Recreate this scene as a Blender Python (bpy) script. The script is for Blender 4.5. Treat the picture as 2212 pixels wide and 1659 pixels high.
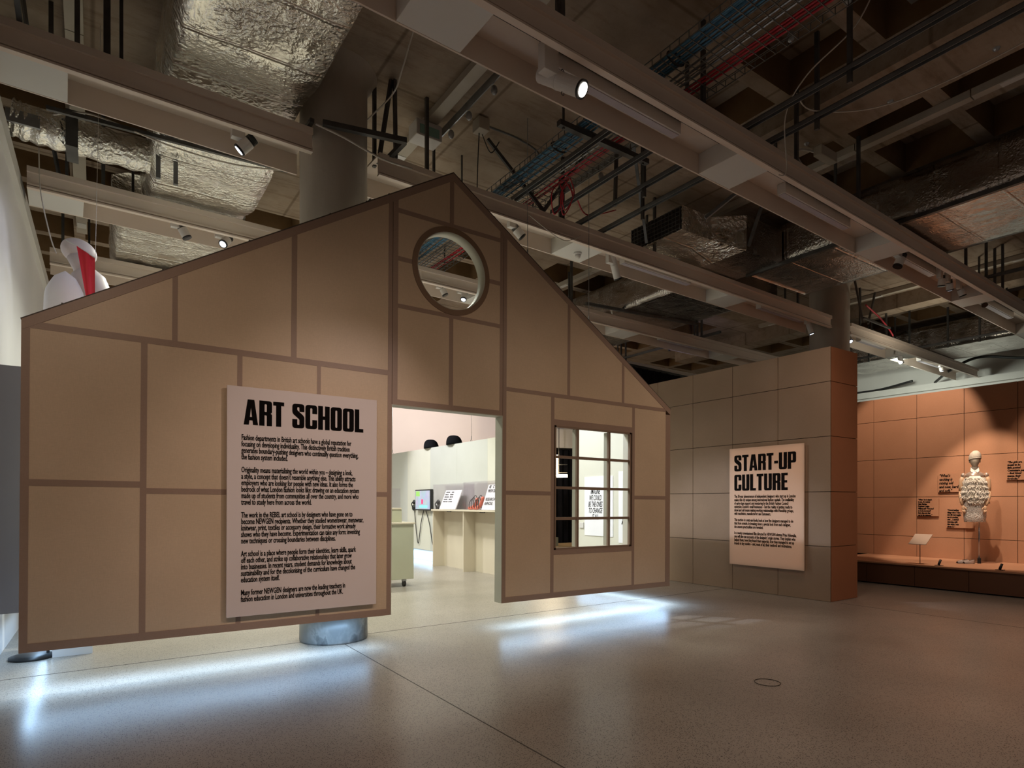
import bpy, math, random
from math import sin, cos, pi, radians as RAD
from mathutils import Vector, Matrix, noise
from mathutils.geometry import tessellate_polygon
random.seed(7)
S = bpy.context.scene
for o in list(bpy.data.objects): bpy.data.objects.remove(o)
COL = S.collection

# ------------------------------------------------------------ camera
CAMH = 1.4; YAW = RAD(55.54)
cd = bpy.data.cameras.new('camera'); cam = bpy.data.objects.new('camera', cd); COL.objects.link(cam)
cd.sensor_fit = 'HORIZONTAL'; cd.sensor_width = 36; cd.lens = 36*1320/2212
cd.shift_y = (1085-829.5)/2212; cd.clip_start = 0.05; cd.clip_end = 200
cam.location = (0, 0, CAMH); cam.rotation_euler = (RAD(90), 0, YAW-RAD(90))
S.camera = cam
# ------------------------------------------------------------ view
S.view_settings.view_transform = 'Standard'; S.view_settings.look = 'None'
S.view_settings.gamma = 1; S.view_settings.use_curve_mapping = False
S.view_settings.exposure = 0.0
S.cycles.transparent_max_bounces = 24
# ------------------------------------------------------------ world: dim warm light of the unseen rest of the hall
w = bpy.data.worlds.new('world'); S.world = w; w.use_nodes = True
bg = w.node_tree.nodes['Background']; bg.inputs[0].default_value = (1, .82, .68, 1); bg.inputs[1].default_value = .085
# ------------------------------------------------------------ lights
WARM = (1, .70, .50); NEUT = (1, .92, .82); COOL = (.43, .69, 1); WHITE = (.93, .95, 1)
def aim(o, p, q):
    o.location = p; o.rotation_euler = (Vector(q)-Vector(p)).to_track_quat('-Z', 'Y').to_euler()
def spot(p, q, W, ang, col=WARM, blend=.5, r=.04):
    l = bpy.data.lights.new('spot_lamp', 'SPOT'); l.energy = W; l.spot_size = RAD(ang); l.spot_blend = blend
    l.color = col; l.shadow_soft_size = r
    o = bpy.data.objects.new('spot_lamp', l); COL.objects.link(o); aim(o, p, q); return o
def area(p, q, W, sx, sy, col, spread=180, rotz=None):
    l = bpy.data.lights.new('area_lamp', 'AREA'); l.energy = W; l.shape = 'RECTANGLE'; l.size = sx; l.size_y = sy
    l.color = col; l.spread = RAD(spread)
    o = bpy.data.objects.new('area_lamp', l); COL.objects.link(o)
    if rotz is None: aim(o, p, q)
    else: o.location = p; o.rotation_euler = (0, 0, rotz)
    return o
# LED strips under the hung walls of the house
STRIP = 8
area((.98, 5.66, .300), None, STRIP*2.8, 2.80, .07, COOL, 170, 0)
area((5.07, 5.66, .270), None, STRIP*2.7, 2.68, .07, COOL, 170, 0)
area((-.40, 7.1, .310), None, STRIP*.9, .03, 2.8, COOL, 170, 0)
area((6.50, 6.65, .262), None, STRIP*2.2, .03, 1.9, COOL, 170, 0)
area((6.50, 12.0, .262), None, STRIP*5.5, .03, 5.6, COOL, 170, 0)
# gallery lamps above the inside of the house
for x, y in ((1.6, 8.0), (4.3, 8.0), (1.6, 11), (4.3, 11), (3, 14)):
    area((x, y, 4.70), (x, y, 0), 90, .8, .5, (.98, 1, .85), 140)
spot((4.5, 7.2, 4.6), (6.43, 6.6, 1.3), 420, 60, (.80, .86, 1))
spot((4.2, 12.8, 4.6), (6.43, 12.0, 1.5), 380, 75, (.92, .92, 1))
spot((8.0, 12.6, 4.5), (8.6, 17, 3.2), 900, 120, (1, .84, .76), .8, .05)
# cool spots on the left wall and the high mannequin
spot((1.2, 6.2, 4.62), (-.62, 8.2, 3.0), 34, 60, (.72, .78, 1))
spot((.95, 8.6, 4.62), (-.1, 7.4, 3.5), 32, 60, (.85, .88, 1))
# text panel spot (framed on the small panel) and the wash for the large one
spot((3.9, 1.0, 4.6), (1.72, 5.6, 1.50), 330, 32, (1, .79, .71), .9, .03)
# warm fill lamps added at trough height, around and behind the camera
for x, y, q, W in ((-.4, 1.2, (.4, 5.6, 1.5), 150), (2.6, .8, (3.2, 5.6, 1.3), 125), (6.0, 1.0, (5.2, 5.6, 1.1), 125), (6.2, 2.2, (8.5, 6.0, 2.2), 70)):
    spot((x, y, 4.6), q, W, 66, (1, .75, .56), 1.0, .10)
for x, y, W in ((.9, 1.0, 18), (8.0, 1.5, 16), (4.5, 1.2, 14), (7.0, 3.9, 16)):
    area((x, y, 4.72), (x, y, 0), W, .6, .3, (1, .76, .60), 130)
# orange wall and plinth
spot((11.15, 3.86, 4.62), (12.4, 4.08, 1.1), 470, 42, (1, .78, .60), .35, .025)
spot((10.9, 4.6, 4.62), (12.8, 5.3, 2.4), 250, 56, (1, .76, .58), .35, .02)
spot((10.7, 3.2, 4.62), (12.8, 2.4, 1.2), 120, 56, (1, .72, .52), .35, .02)
spot((9.2, 3.75, 4.6), (12.2, 4.05, 1.5), 240, 22, (1, .84, .70), .6)  # front fill added to brighten the dressed mannequin
spot((11.6, 6.1, 4.62), (9.26, 3.6, .3), 60, 60, (1, .66, .46), .6)
# pale far end and the blue glow behind the partition
area((16.5, 7.2, 4.6), (18.5, 7.6, 4.2), 60, .5, .5, (.92, 1, .86), 180)
spot((15.3, 6.6, 4.6), (19.8, 7.4, 4.0), 120, 110, (.95, 1, .86), .7)
spot((10.6, 9.2, 3.6), (11.4, 9.6, 5.8), 16, 90, (.30, .34, 1), .8)
spot((9.0, 12.5, 3.9), (9.6, 11.5, 5.6), 20, 90, (1, .72, .42), .8)
area((14.0, 5.2, 3.9), (14.0, 5.6, 6), 14, .6, .6, (1, .93, .74), 170)  # upward lamp added to brighten the ceiling at the far right
# framing projector: the light is cut to the panel by its shutters
def framed(p, corners, W, col):
    o = spot(p, tuple(sum(c[i] for c in corners)/4 for i in range(3)), W, 40, col, .2, .012)
    l = o.data; l.use_nodes = True; nt = l.node_tree; N = nt.nodes; L = nt.links; N.clear()
    M = Matrix.LocRotScale(o.location, o.rotation_euler, None).inverted()
    pts = [M @ Vector(c) for c in corners]; P = [(a.x/-a.z, a.y/-a.z) for a in pts]
    cx = sum(a[0] for a in P)/4; cy = sum(a[1] for a in P)/4
    tc = N.new('ShaderNodeTexCoord'); sp = N.new('ShaderNodeSeparateXYZ'); L.new(tc.outputs['Normal'], sp.inputs[0])
    def m(op, a, b=None):
        n = N.new('ShaderNodeMath'); n.operation = op
        for i, v in enumerate((a, b)):
            if v is None: continue
            if isinstance(v, (int, float)): n.inputs[i].default_value = v
            else: L.new(v, n.inputs[i])
        return n.outputs[0]
    az = m('ABSOLUTE', sp.outputs[2]); ux = m('DIVIDE', sp.outputs[0], az); uy = m('DIVIDE', sp.outputs[1], az)
    prod = None
    for i in range(4):
        a = P[i]; b = P[(i+1) % 4]; nx, ny = a[1]-b[1], b[0]-a[0]; ln = math.hypot(nx, ny); nx /= ln; ny /= ln
        c = -(nx*a[0]+ny*a[1])
        if nx*cx+ny*cy+c < 0: nx, ny, c = -nx, -ny, -c
        e = m('ADD', m('ADD', m('MULTIPLY', ux, nx), m('MULTIPLY', uy, ny)), c)
        n = N.new('ShaderNodeMapRange'); n.clamp = True
        n.inputs[1].default_value = -.004; n.inputs[2].default_value = .010; L.new(e, n.inputs[0])
        prod = n.outputs[0] if prod is None else m('MULTIPLY', prod, n.outputs[0])
    em = N.new('ShaderNodeEmission'); out = N.new('ShaderNodeOutputLight'); L.new(prod, em.inputs[1]); L.new(em.outputs[0], out.inputs[0])
    return o
framed((3.26, 3.73, 4.59), [(8.46, 6.15, 2.27), (8.46, 4.87, 2.27), (8.46, 4.87, .40), (8.46, 6.15, .40)], 420, (1, .62, .42))

# ------------------------------------------------------------ materials
def mat(name, col=(.5, .5, .5), rough=.6, metal=0, emit=None, es=0, nodes=None, spec=.5):
    m = bpy.data.materials.new(name); m.use_nodes = True
    b = m.node_tree.nodes['Principled BSDF']
    b.inputs['Base Color'].default_value = (*col, 1); b.inputs['Roughness'].default_value = rough
    b.inputs['Metallic'].default_value = metal; b.inputs['Specular IOR Level'].default_value = spec
    if emit: b.inputs['Emission Color'].default_value = (*emit, 1); b.inputs['Emission Strength'].default_value = es
    if nodes: nodes(m.node_tree, b)
    return m
def ramp(nt, src, stops):
    r = nt.nodes.new('ShaderNodeValToRGB'); e = r.color_ramp.elements
    while len(e) > 1: e.remove(e[0])
    e[0].position = stops[0][0]; e[0].color = (*stops[0][1], 1)
    for p, c in stops[1:]: x = e.new(p); x.color = (*c, 1)
    nt.links.new(src, r.inputs[0]); return r.outputs[0]
def coords(nt, scale=(1, 1, 1)):
    tc = nt.nodes.new('ShaderNodeTexCoord'); mp = nt.nodes.new('ShaderNodeMapping'); mp.inputs['Scale'].default_value = scale
    nt.links.new(tc.outputs['Object'], mp.inputs[0]); return mp.outputs[0]
def tex(nt, kind, co, **kw):
    n = nt.nodes.new('ShaderNodeTex'+kind); nt.links.new(co, n.inputs['Vector'])
    for k, v in kw.items():
        if k in ('feature', 'distance', 'wave_type', 'bands_direction'): setattr(n, k, v)
        else: n.inputs[k].default_value = v
    return n
def bump(nt, b, h, s=.3, d=.01):
    n = nt.nodes.new('ShaderNodeBump'); n.inputs['Strength'].default_value = s; n.inputs['Distance'].default_value = d
    nt.links.new(h, n.inputs['Height']); nt.links.new(n.outputs[0], b.inputs['Normal'])
def mixc(nt, f, a, c, mode='MIX'):
    n = nt.nodes.new('ShaderNodeMix'); n.data_type = 'RGBA'; n.blend_type = mode
    for i, v in ((0, f), (6, a), (7, c)):
        if isinstance(v, (int, float)): n.inputs[i].default_value = v
        elif isinstance(v, tuple): n.inputs[i].default_value = (*v, 1)
        else: nt.links.new(v, n.inputs[i])
    return n.outputs[2]
def noisy(c1, c2, scale=3, rough=.6, sc=(1, 1, 1), b_s=0, b_scale=40, det=5, **kw):
    def f(nt, b):
        co = coords(nt, sc); n = tex(nt, 'Noise', co, Scale=scale, Detail=det)
        nt.links.new(ramp(nt, n.outputs[0], [(.3, c1), (.7, c2)]), b.inputs['Base Color'])
        if b_s: bump(nt, b, tex(nt, 'Noise', co, Scale=b_scale, Detail=4).outputs[0], b_s)
    return f
def N(name, c1, c2, scale=3, rough=.6, sc=(1, 1, 1), b_s=0, b_scale=40, metal=0, spec=.5):
    return mat(name, c1, rough, metal, nodes=noisy(c1, c2, scale, sc=sc, b_s=b_s, b_scale=b_scale), spec=spec)
def fl(nt, b):
    co = coords(nt)
    big = tex(nt, 'Noise', co, Scale=.7, Detail=4).outputs[0]
    base = ramp(nt, big, [(.3, (.28, .25, .215)), (.7, (.37, .33, .29))])
    v = tex(nt, 'Voronoi', co, Scale=98); sp = ramp(nt, v.outputs['Distance'], [(.26, (1, 1, 1)), (.38, (0, 0, 0))])
    cell = tex(nt, 'Voronoi', co, Scale=98); pick = nt.nodes.new('ShaderNodeSeparateColor'); nt.links.new(cell.outputs['Color'], pick.inputs[0])
    k = nt.nodes.new('ShaderNodeMath'); k.operation = 'GREATER_THAN'; k.inputs[1].default_value = .28; nt.links.new(pick.outputs[0], k.inputs[0])
    k2 = nt.nodes.new('ShaderNodeMath'); k2.operation = 'MULTIPLY'; nt.links.new(sp, k2.inputs[0]); nt.links.new(k.outputs[0], k2.inputs[1])
    c = mixc(nt, k2.outputs[0], base, (.035, .03, .026))
    v2 = tex(nt, 'Voronoi', co, Scale=28); s2 = ramp(nt, v2.outputs['Distance'], [(.10, (1, 1, 1)), (.16, (0, 0, 0))])
    c = mixc(nt, s2, c, (.22, .19, .165))
    g = tex(nt, 'Noise', co, Scale=110, Detail=2).outputs[0]
    c = mixc(nt, .3, c, ramp(nt, g, [(.35, (.7, .7, .7)), (.6, (1, 1, 1))]), 'MULTIPLY')
    nt.links.new(c, b.inputs['Base Color'])
    r = tex(nt, 'Noise', co, Scale=1.6, Detail=5).outputs[0]
    nt.links.new(ramp(nt, r, [(.3, (.287, .287, .287)), (.7, (.34, .34, .34))]), b.inputs['Roughness'])
M_floor = mat('terrazzo', rough=.25, nodes=fl)
def conc(nt, b):
    co = coords(nt); n = tex(nt, 'Noise', co, Scale=1.3, Detail=9, Roughness=.65).outputs[0]
    c = ramp(nt, n, [(.25, (.22, .17, .125)), (.5, (.34, .265, .20)), (.75, (.43, .35, .27))])
    wv = tex(nt, 'Wave', coords(nt, (0, 1, 0)), Scale=.26, Distortion=0, bands_direction='Y').outputs[1]
    line = ramp(nt, wv, [(0, (.5, .45, .4)), (.004, (1, 1, 1))])
    c = mixc(nt, .7, c, line, 'MULTIPLY')
    wv2 = tex(nt, 'Wave', coords(nt, (1, 0, 0)), Scale=.26, Distortion=0, bands_direction='X').outputs[1]
    c = mixc(nt, .8, c, ramp(nt, wv2, [(0, (.5, .45, .4)), (.004, (1, 1, 1))]), 'MULTIPLY')
    st = tex(nt, 'Noise', coords(nt, (.6, 3, 3)), Scale=2.5, Detail=8, Roughness=.7).outputs[0]
    c = mixc(nt, .7, c, ramp(nt, st, [(.3, (.55, .45, .35)), (.5, (1, 1, 1))]), 'MULTIPLY')
    nt.links.new(c, b.inputs['Base Color'])
    bump(nt, b, tex(nt, 'Noise', co, Scale=14, Detail=8).outputs[0], .35, .02)
M_conc = mat('board_marked_concrete', rough=.85, nodes=conc, spec=.2)
def colm(nt, b):
    n = tex(nt, 'Noise', coords(nt, (1, 1, .35)), Scale=2.4, Detail=8).outputs[0]
    c = ramp(nt, n, [(.3, (.36, .31, .26)), (.7, (.47, .42, .36))])
    nt.links.new(c, b.inputs['Base Color']); bump(nt, b, tex(nt, 'Noise', coords(nt), Scale=9, Detail=8).outputs[0], .3, .02)
M_column = mat('cast_concrete', rough=.8, nodes=colm, spec=.25)
M_coffer = N('stained_formwork', (.16, .085, .03), (.22, .13, .06), 3, .85)
def stain(nt, b):
    n = tex(nt, 'Noise', coords(nt, (1, 1, .6)), Scale=4.5, Detail=7, Roughness=.6, Distortion=.2).outputs[0]
    nt.links.new(ramp(nt, n, [(.40, (.085, .09, .095)), (.47, (.15, .16, .165)), (.50, (.23, .24, .24)), (.60, (.17, .18, .185))]), b.inputs['Base Color'])
M_base = mat('stained_concrete_base', rough=.35, nodes=stain)
M_white = N('white_paint', (.62, .60, .57), (.66, .64, .61), 1.5, .55)
M_wallw = N('white_wall_paint', (.70, .69, .70), (.74, .73, .73), 1.2, .6)
M_pink = N('rear_wall_paint', (.72, .68, .65), (.76, .72, .69), 1, .7)
M_trough = N('trough_paint', (.68, .575, .495), (.72, .61, .525), 2, .5)
M_lamp = N('lamp_white', (.62, .59, .57), (.66, .63, .61), 2, .35)
M_black = mat('black_plastic', (.012, .012, .013), .4)
M_track = mat('black_track', (.02, .018, .017), .5)
M_dark = N('dark_steel', (.07, .068, .066), (.12, .118, .115), 6, .45, metal=.5)
M_galv = N('galvanised_steel', (.30, .31, .32), (.42, .43, .44), 9, .35, metal=.8)
def foil(tint, fs=26, ds=.018):
    def f(nt, b):
        co = coords(nt)
        b.inputs['Base Color'].default_value = (*tint, 1)
        wn = tex(nt, 'Noise', co, Scale=6, Detail=3)
        wa = nt.nodes.new('ShaderNodeMix'); wa.data_type = 'VECTOR'; wa.inputs[0].default_value = .16
        nt.links.new(co, wa.inputs[4]); nt.links.new(wn.outputs[1], wa.inputs[5])
        v = tex(nt, 'Voronoi', wa.outputs[1], Scale=fs)
        a = tex(nt, 'Noise', co, Scale=fs*1.6, Detail=3, Roughness=.5).outputs[0]
        m0 = nt.nodes.new('ShaderNodeMath'); m0.operation = 'ADD'; nt.links.new(a, m0.inputs[0]); nt.links.new(v.outputs['Distance'], m0.inputs[1])
        lo = ramp(nt, tex(nt, 'Noise', co, Scale=2.6, Detail=3).outputs[0], [(.36, (.12, .12, .12)), (.62, (1, 1, 1))])
        m1 = nt.nodes.new('ShaderNodeMath'); m1.operation = 'MULTIPLY'; nt.links.new(m0.outputs[0], m1.inputs[0]); nt.links.new(lo, m1.inputs[1])
        big = tex(nt, 'Noise', coords(nt, (1, .45, 1)), Scale=5, Detail=4, Distortion=.8).outputs[0]
        m2 = nt.nodes.new('ShaderNodeMath'); m2.operation = 'MULTIPLY_ADD'; m2.inputs[1].default_value = 2.2; nt.links.new(big, m2.inputs[0]); nt.links.new(m1.outputs[0], m2.inputs[2])
        sm = ramp(nt, tex(nt, 'Wave', coords(nt, (0, 1, 0)), Scale=.48, Distortion=0, bands_direction='Y').outputs[1], [(0, (1, 1, 1)), (.012, (0, 0, 0))])
        m = nt.nodes.new('ShaderNodeMath'); m.operation = 'ADD'; nt.links.new(m2.outputs[0], m.inputs[0]); nt.links.new(sm, m.inputs[1])
        bump(nt, b, m.outputs[0], 1.0, ds)
        r = tex(nt, 'Noise', co, Scale=3, Detail=4).outputs[0]
        nt.links.new(ramp(nt, r, [(.3, (.16, .16, .16)), (.7, (.30, .30, .30))]), b.inputs['Roughness'])
    return f
M_foil = mat('crinkled_foil', (.8, .78, .74), .3, 1, nodes=foil((.88, .86, .80)))
M_foil2 = mat('dull_foil', (.5, .48, .46), .4, 1, nodes=foil((.55, .52, .49), 34, .006))
def fab(c1, c2, wv=.0):
    def f(nt, b):
        n = tex(nt, 'Noise', coords(nt), Scale=1.6, Detail=4).outputs[0]
        t = tex(nt, 'Noise', coords(nt, (1, 1, 9)), Scale=34, Detail=4).outputs[0]
        t2 = tex(nt, 'Noise', coords(nt, (9, 9, 1)), Scale=34, Detail=4).outputs[0]
        c = ramp(nt, n, [(.3, c1), (.7, c2)])
        c = mixc(nt, .28, c, ramp(nt, t, [(.3, (.75, .75, .75)), (.7, (1.0, 1.0, 1.0))]), 'MULTIPLY')
        c = mixc(nt, .28, c, ramp(nt, t2, [(.3, (.75, .75, .75)), (.7, (1.0, 1.0, 1.0))]), 'MULTIPLY')
        nt.links.new(c, b.inputs['Base Color'])
    return f
M_fabric = mat('stretched_scrim', rough=.38, nodes=fab((.62, .475, .33), (.68, .525, .37)), spec=.35)
M_batten = mat('battens_seen_through_scrim', rough=.4, nodes=fab((.34, .235, .18), (.37, .26, .20)), spec=.35)
M_edge = N('dark_edge_tape', (.06, .045, .035), (.09, .07, .055), 5, .6)
M_jamb = N('pale_green_grey_reveal', (.44, .44, .37), (.50, .50, .42), 2, .5)
M_ring = N('brown_ring', (.20, .125, .075), (.23, .145, .09), 3, .45)
M_muntin = N('brown_muntin', (.21, .145, .10), (.25, .17, .12), 4, .5)
M_inside = N('pale_lining', (.66, .65, .56), (.71, .70, .61), 1.5, .55)
M_inside2 = N('grey_lining', (.56, .57, .53), (.60, .61, .57), 1.5, .55)
M_sign = N('matt_panel', (.70, .62, .60), (.73, .65, .63), 1, .55, spec=.3)
M_sign2 = N('peach_panel', (.62, .46, .36), (.66, .49, .38), 1, .55, spec=.3)
M_ink = mat('black_lettering', (.006, .005, .005), .9, spec=.05)
M_board = mat('laminated_board_taupe', rough=.5, nodes=fab((.35, .245, .17), (.39, .275, .195)), spec=.3)
M_board2 = mat('laminated_board_rust', rough=.5, nodes=fab((.42, .17, .08), (.47, .19, .095)), spec=.3)
M_orange = mat('laminated_board_orange', rough=.5, nodes=fab((.50, .255, .145), (.56, .29, .17)), spec=.3)
M_gap = mat('dark_joint', (.02, .012, .008), .9)
M_ply = N('pale_birch', (.60, .53, .42), (.66, .59, .47), 2, .5, sc=(1, 1, .2))
M_sage = N('sage_laminate', (.42, .42, .31), (.46, .46, .35), 2, .5)
M_blueg = N('blue_grey_paint', (.15, .155, .20), (.18, .185, .23), 1.2, .5)
M_red = N('red_satin', (.62, .012, .03), (.70, .02, .045), 3, .45)
M_cloth = N('white_cloth', (.78, .77, .80), (.84, .83, .86), 3, .8)
M_head = N('mannequin_pale', (.62, .55, .54), (.68, .61, .60), 3, .5)
M_bluec = N('blue_cable', (.05, .17, .30), (.09, .25, .40), 20, .5)
M_redc = N('red_cable', (.42, .015, .03), (.55, .03, .05), 20, .45)
M_flex = N('white_flex', (.55, .50, .44), (.62, .57, .50), 20, .5)
M_blackc = mat('black_cable', (.02, .02, .02), .5)
M_curt = N('black_drape', (.006, .006, .008), (.012, .012, .014), 3, .95, spec=.05)
M_wood = N('mannequin_wood', (.66, .42, .25), (.74, .49, .31), 6, .4, sc=(3, 3, .5))
M_linen = N('linen_head', (.55, .46, .35), (.60, .51, .39), 40, .8)
M_fur = N('cream_tufts', (.80, .73, .62), (.93, .88, .80), 9, .9)
def lace(nt, b):
    v = tex(nt, 'Voronoi', coords(nt, (1, 1, 1)), Scale=46).outputs['Distance']
    nt.links.new(ramp(nt, v, [(.18, (.20, .14, .10)), (.34, (.86, .80, .72))]), b.inputs['Base Color']); bump(nt, b, v, .6, .01)
M_lace = mat('crochet_lace', rough=.9, nodes=lace)
M_satin = N('champagne_satin', (.55, .40, .30), (.66, .50, .40), 4, .25, metal=.5)
M_collar = N('white_collar', (.80, .76, .72), (.84, .80, .76), 5, .7)
M_silver = N('silver_leather', (.50, .43, .40), (.62, .55, .51), 6, .22, metal=.25)
M_chrome = N('steel_pole', (.40, .40, .44), (.48, .48, .52), 5, .25, metal=.9)
M_bulb = mat('lit_lens', (1, .9, .8), .3, emit=(1, .90, .78), es=14)
M_dimlens = mat('cool_lens', (.8, .85, 1), .3, emit=(.82, .88, 1), es=2.5)
M_neon = mat('neon_white', (1, .9, .7), .3, emit=(1, .80, .50), es=22)
M_lilac = N('lilac_diffuser', (.44, .40, .46), (.47, .43, .49), 2, .4)
M_green = mat('green_glass', (.25, .42, .36), .1)
M_paper = N('paper', (.84, .84, .88), (.88, .88, .92), 2, .7)
M_coral = N('coral_leather', (.75, .14, .08), (.80, .2, .12), 5, .4)
M_floorw = N('oak_stage', (.60, .42, .22), (.66, .47, .26), 3, .45)
M_joint = mat('floor_joint', (.07, .06, .05), .6)
def glassn(nt, b):
    N_ = nt.nodes; L = nt.links; t = N_.new('ShaderNodeBsdfTransparent'); g = N_.new('ShaderNodeBsdfGlossy')
    t.inputs[0].default_value = (.965, .955, .97, 1); g.inputs['Roughness'].default_value = .05
    fr = N_.new('ShaderNodeValue'); fr.outputs[0].default_value = .05
    mx = N_.new('ShaderNodeMixShader'); L.new(fr.outputs[0], mx.inputs[0]); L.new(t.outputs[0], mx.inputs[1]); L.new(g.outputs[0], mx.inputs[2])
    L.new(mx.outputs[0], N_['Material Output'].inputs[0])
M_acryl = mat('clear_acrylic', nodes=glassn)
def scr(nt, b):
    co = coords(nt); v = tex(nt, 'Noise', co, Scale=4.2, Detail=2).outputs[1]
    nt.links.new(mixc(nt, .55, v, (.55, .68, .9)), b.inputs['Emission Color']); b.inputs['Emission Strength'].default_value = 1.0
M_screen = mat('lit_screen', (.02, .02, .02), .2, nodes=scr)

# ------------------------------------------------------------ mesh builder
class MB:
    def __init__(s): s.v = []; s.f = []; s.smooth = False
    def add(s, v, f):
        n = len(s.v); s.v += [tuple(a) for a in v]; s.f += [tuple(i+n for i in a) for a in f]; return s
    def box(s, x0, x1, y0, y1, z0, z1):
        return s.add([(x0,y0,z0),(x1,y0,z0),(x1,y1,z0),(x0,y1,z0),(x0,y0,z1),(x1,y0,z1),(x1,y1,z1),(x0,y1,z1)],
                     [(0,3,2,1),(4,5,6,7),(0,1,5,4),(1,2,6,5),(2,3,7,6),(3,0,4,7)])
    def bar(s, p, q, w, h=None, up=(0, 0, 1)):
        h = h or w; p = Vector(p); q = Vector(q); d = (q-p).normalized(); u = Vector(up)
        if abs(d.dot(u)) > .98: u = Vector((1, 0, 0))
        a = d.cross(u).normalized(); b = a.cross(d).normalized(); a *= w/2; b *= h/2
        return s.add([p-a-b, p+a-b, p+a+b, p-a+b, q-a-b, q+a-b, q+a+b, q-a+b],
                     [(0,1,2,3),(7,6,5,4),(4,5,1,0),(5,6,2,1),(6,7,3,2),(7,4,0,3)])
    def tube(s, pts, r, n=8, cap=True):
        pts = [Vector(p) for p in pts]; rs = r if isinstance(r, (list, tuple)) else [r]*len(pts)
        V = []; F = []; pa = None
        for i, p in enumerate(pts):
            d = (pts[min(i+1, len(pts)-1)]-pts[max(i-1, 0)]).normalized()
            if pa is None: u = Vector((0, 0, 1)) if abs(d.z) < .9 else Vector((1, 0, 0)); a = d.cross(u).normalized()
            else: a = (pa-d*pa.dot(d)).normalized()
            pa = a; b = d.cross(a)
            for k in range(n):
                t = 2*pi*k/n; V.append(p+(a*cos(t)+b*sin(t))*rs[i])
        for i in range(len(pts)-1):
            for k in range(n): F.append((i*n+k, i*n+(k+1) % n, (i+1)*n+(k+1) % n, (i+1)*n+k))
        if cap: F.append(tuple(range(n))[::-1]); F.append(tuple((len(pts)-1)*n+k for k in range(n)))
        return s.add(V, F)
    def rings(s, rr, n=24, cap=True):      # rr: list of (cx,cy,z,rx,ry)
        V = []; F = []
        for cx, cy, z, rx, ry in rr:
            for k in range(n): t = 2*pi*k/n; V.append((cx+rx*cos(t), cy+ry*sin(t), z))
        for i in range(len(rr)-1):
            for k in range(n): F.append((i*n+k, i*n+(k+1) % n, (i+1)*n+(k+1) % n, (i+1)*n+k))
        if cap: F.append(tuple(range(n))[::-1]); F.append(tuple((len(rr)-1)*n+k for k in range(n)))
        return s.add(V, F)
    def ball(s, c, rx, ry=None, rz=None, n=16, m=10, M=None):
        ry = ry or rx; rz = rz or rx; V = []; F = []
        for j in range(1, m):
            p = pi*j/m
            for k in range(n): t = 2*pi*k/n; V.append(Vector((rx*sin(p)*cos(t), ry*sin(p)*sin(t), -rz*cos(p))))
        V += [Vector((0, 0, -rz)), Vector((0, 0, rz))]
        for j in range(m-2):
            for k in range(n): F.append((j*n+k, j*n+(k+1) % n, (j+1)*n+(k+1) % n, (j+1)*n+k))
        b = len(V)-2
        for k in range(n): F.append((b, (k+1) % n, k)); F.append((b+1, (m-2)*n+k, (m-2)*n+(k+1) % n))
        if M: V = [M @ v for v in V]
        return s.add([v+Vector(c) for v in V], F)
    def prism(s, poly, y0, y1):            # polygon in XZ, thickness along Y
        n = len(poly); V = [(x, y0, z) for x, z in poly]+[(x, y1, z) for x, z in poly]
        tri = tessellate_polygon([[Vector((x, z, 0)) for x, z in poly]])
        F = []
        for t in tri: F.append(tuple(t)); F.append(tuple(i+n for i in t[::-1]))
        for i in range(n): j = (i+1) % n; F.append((i, i+n, j+n, j))
        return s.add(V, F)
    def grid(s, fn, nu, nv):
        V = [fn(i/nu, j/nv) for j in range(nv+1) for i in range(nu+1)]
        F = [(j*(nu+1)+i, j*(nu+1)+i+1, (j+1)*(nu+1)+i+1, (j+1)*(nu+1)+i) for j in range(nv) for i in range(nu)]
        return s.add(V, F)
    def cylx(s, c, r, h, ax='z', n=20):
        c = Vector(c); d = {'x': Vector((1, 0, 0)), 'y': Vector((0, 1, 0)), 'z': Vector((0, 0, 1))}[ax]
        return s.tube([c, c+d*h], r, n)
def mesh(name, mb, m, smooth=False):
    me = bpy.data.meshes.new(name); me.from_pydata(mb.v, [], mb.f); me.materials.append(m); me.validate(); me.update()
    if smooth:
        for p in me.polygons: p.use_smooth = True
    return me
def obj(name, mb, m, parent=None, smooth=False, label=None, bevel=0, kind=None):
    me = mb if isinstance(mb, bpy.types.Mesh) else mesh(name, mb, m, smooth)
    if not smooth and not isinstance(mb, bpy.types.Mesh):
        import bmesh
        b = bmesh.new(); b.from_mesh(me); bmesh.ops.recalc_face_normals(b, faces=b.faces); b.to_mesh(me); b.free()
    o = bpy.data.objects.new(name, me); COL.objects.link(o)
    if parent is not None:
        o.parent = parent
        if not parent.get('_mesh'): o.matrix_parent_inverse = Matrix.Translation(-Vector(parent['_base']))
    else: o['_mesh'] = 1
    if parent is not None: o['_mesh'] = 1
    if label: o['label'] = label
    if kind: o['kind'] = kind
    if bevel:
        bm = o.modifiers.new('bevel', 'BEVEL'); bm.width = bevel; bm.segments = 2; bm.limit_method = 'ANGLE'
    return o
def thing(name, label, cat, loc=(0, 0, 0), group=None, rot=None):
    o = bpy.data.objects.new(name, None); COL.objects.link(o); o.location = loc; o['_base'] = tuple(loc)
    o['label'] = label; o['category'] = cat; o.empty_display_size = .1
    if group: o['group'] = group
    if rot: o.rotation_euler = rot
    return o
def tag(o, label, cat, group=None):
    o['label'] = label; o['category'] = cat
    if group: o['group'] = group
    return o
def struct(name, mb, m, smooth=False, parent=None):
    o = obj(name, mb, m, parent, smooth); o['kind'] = 'structure'; return o
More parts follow.
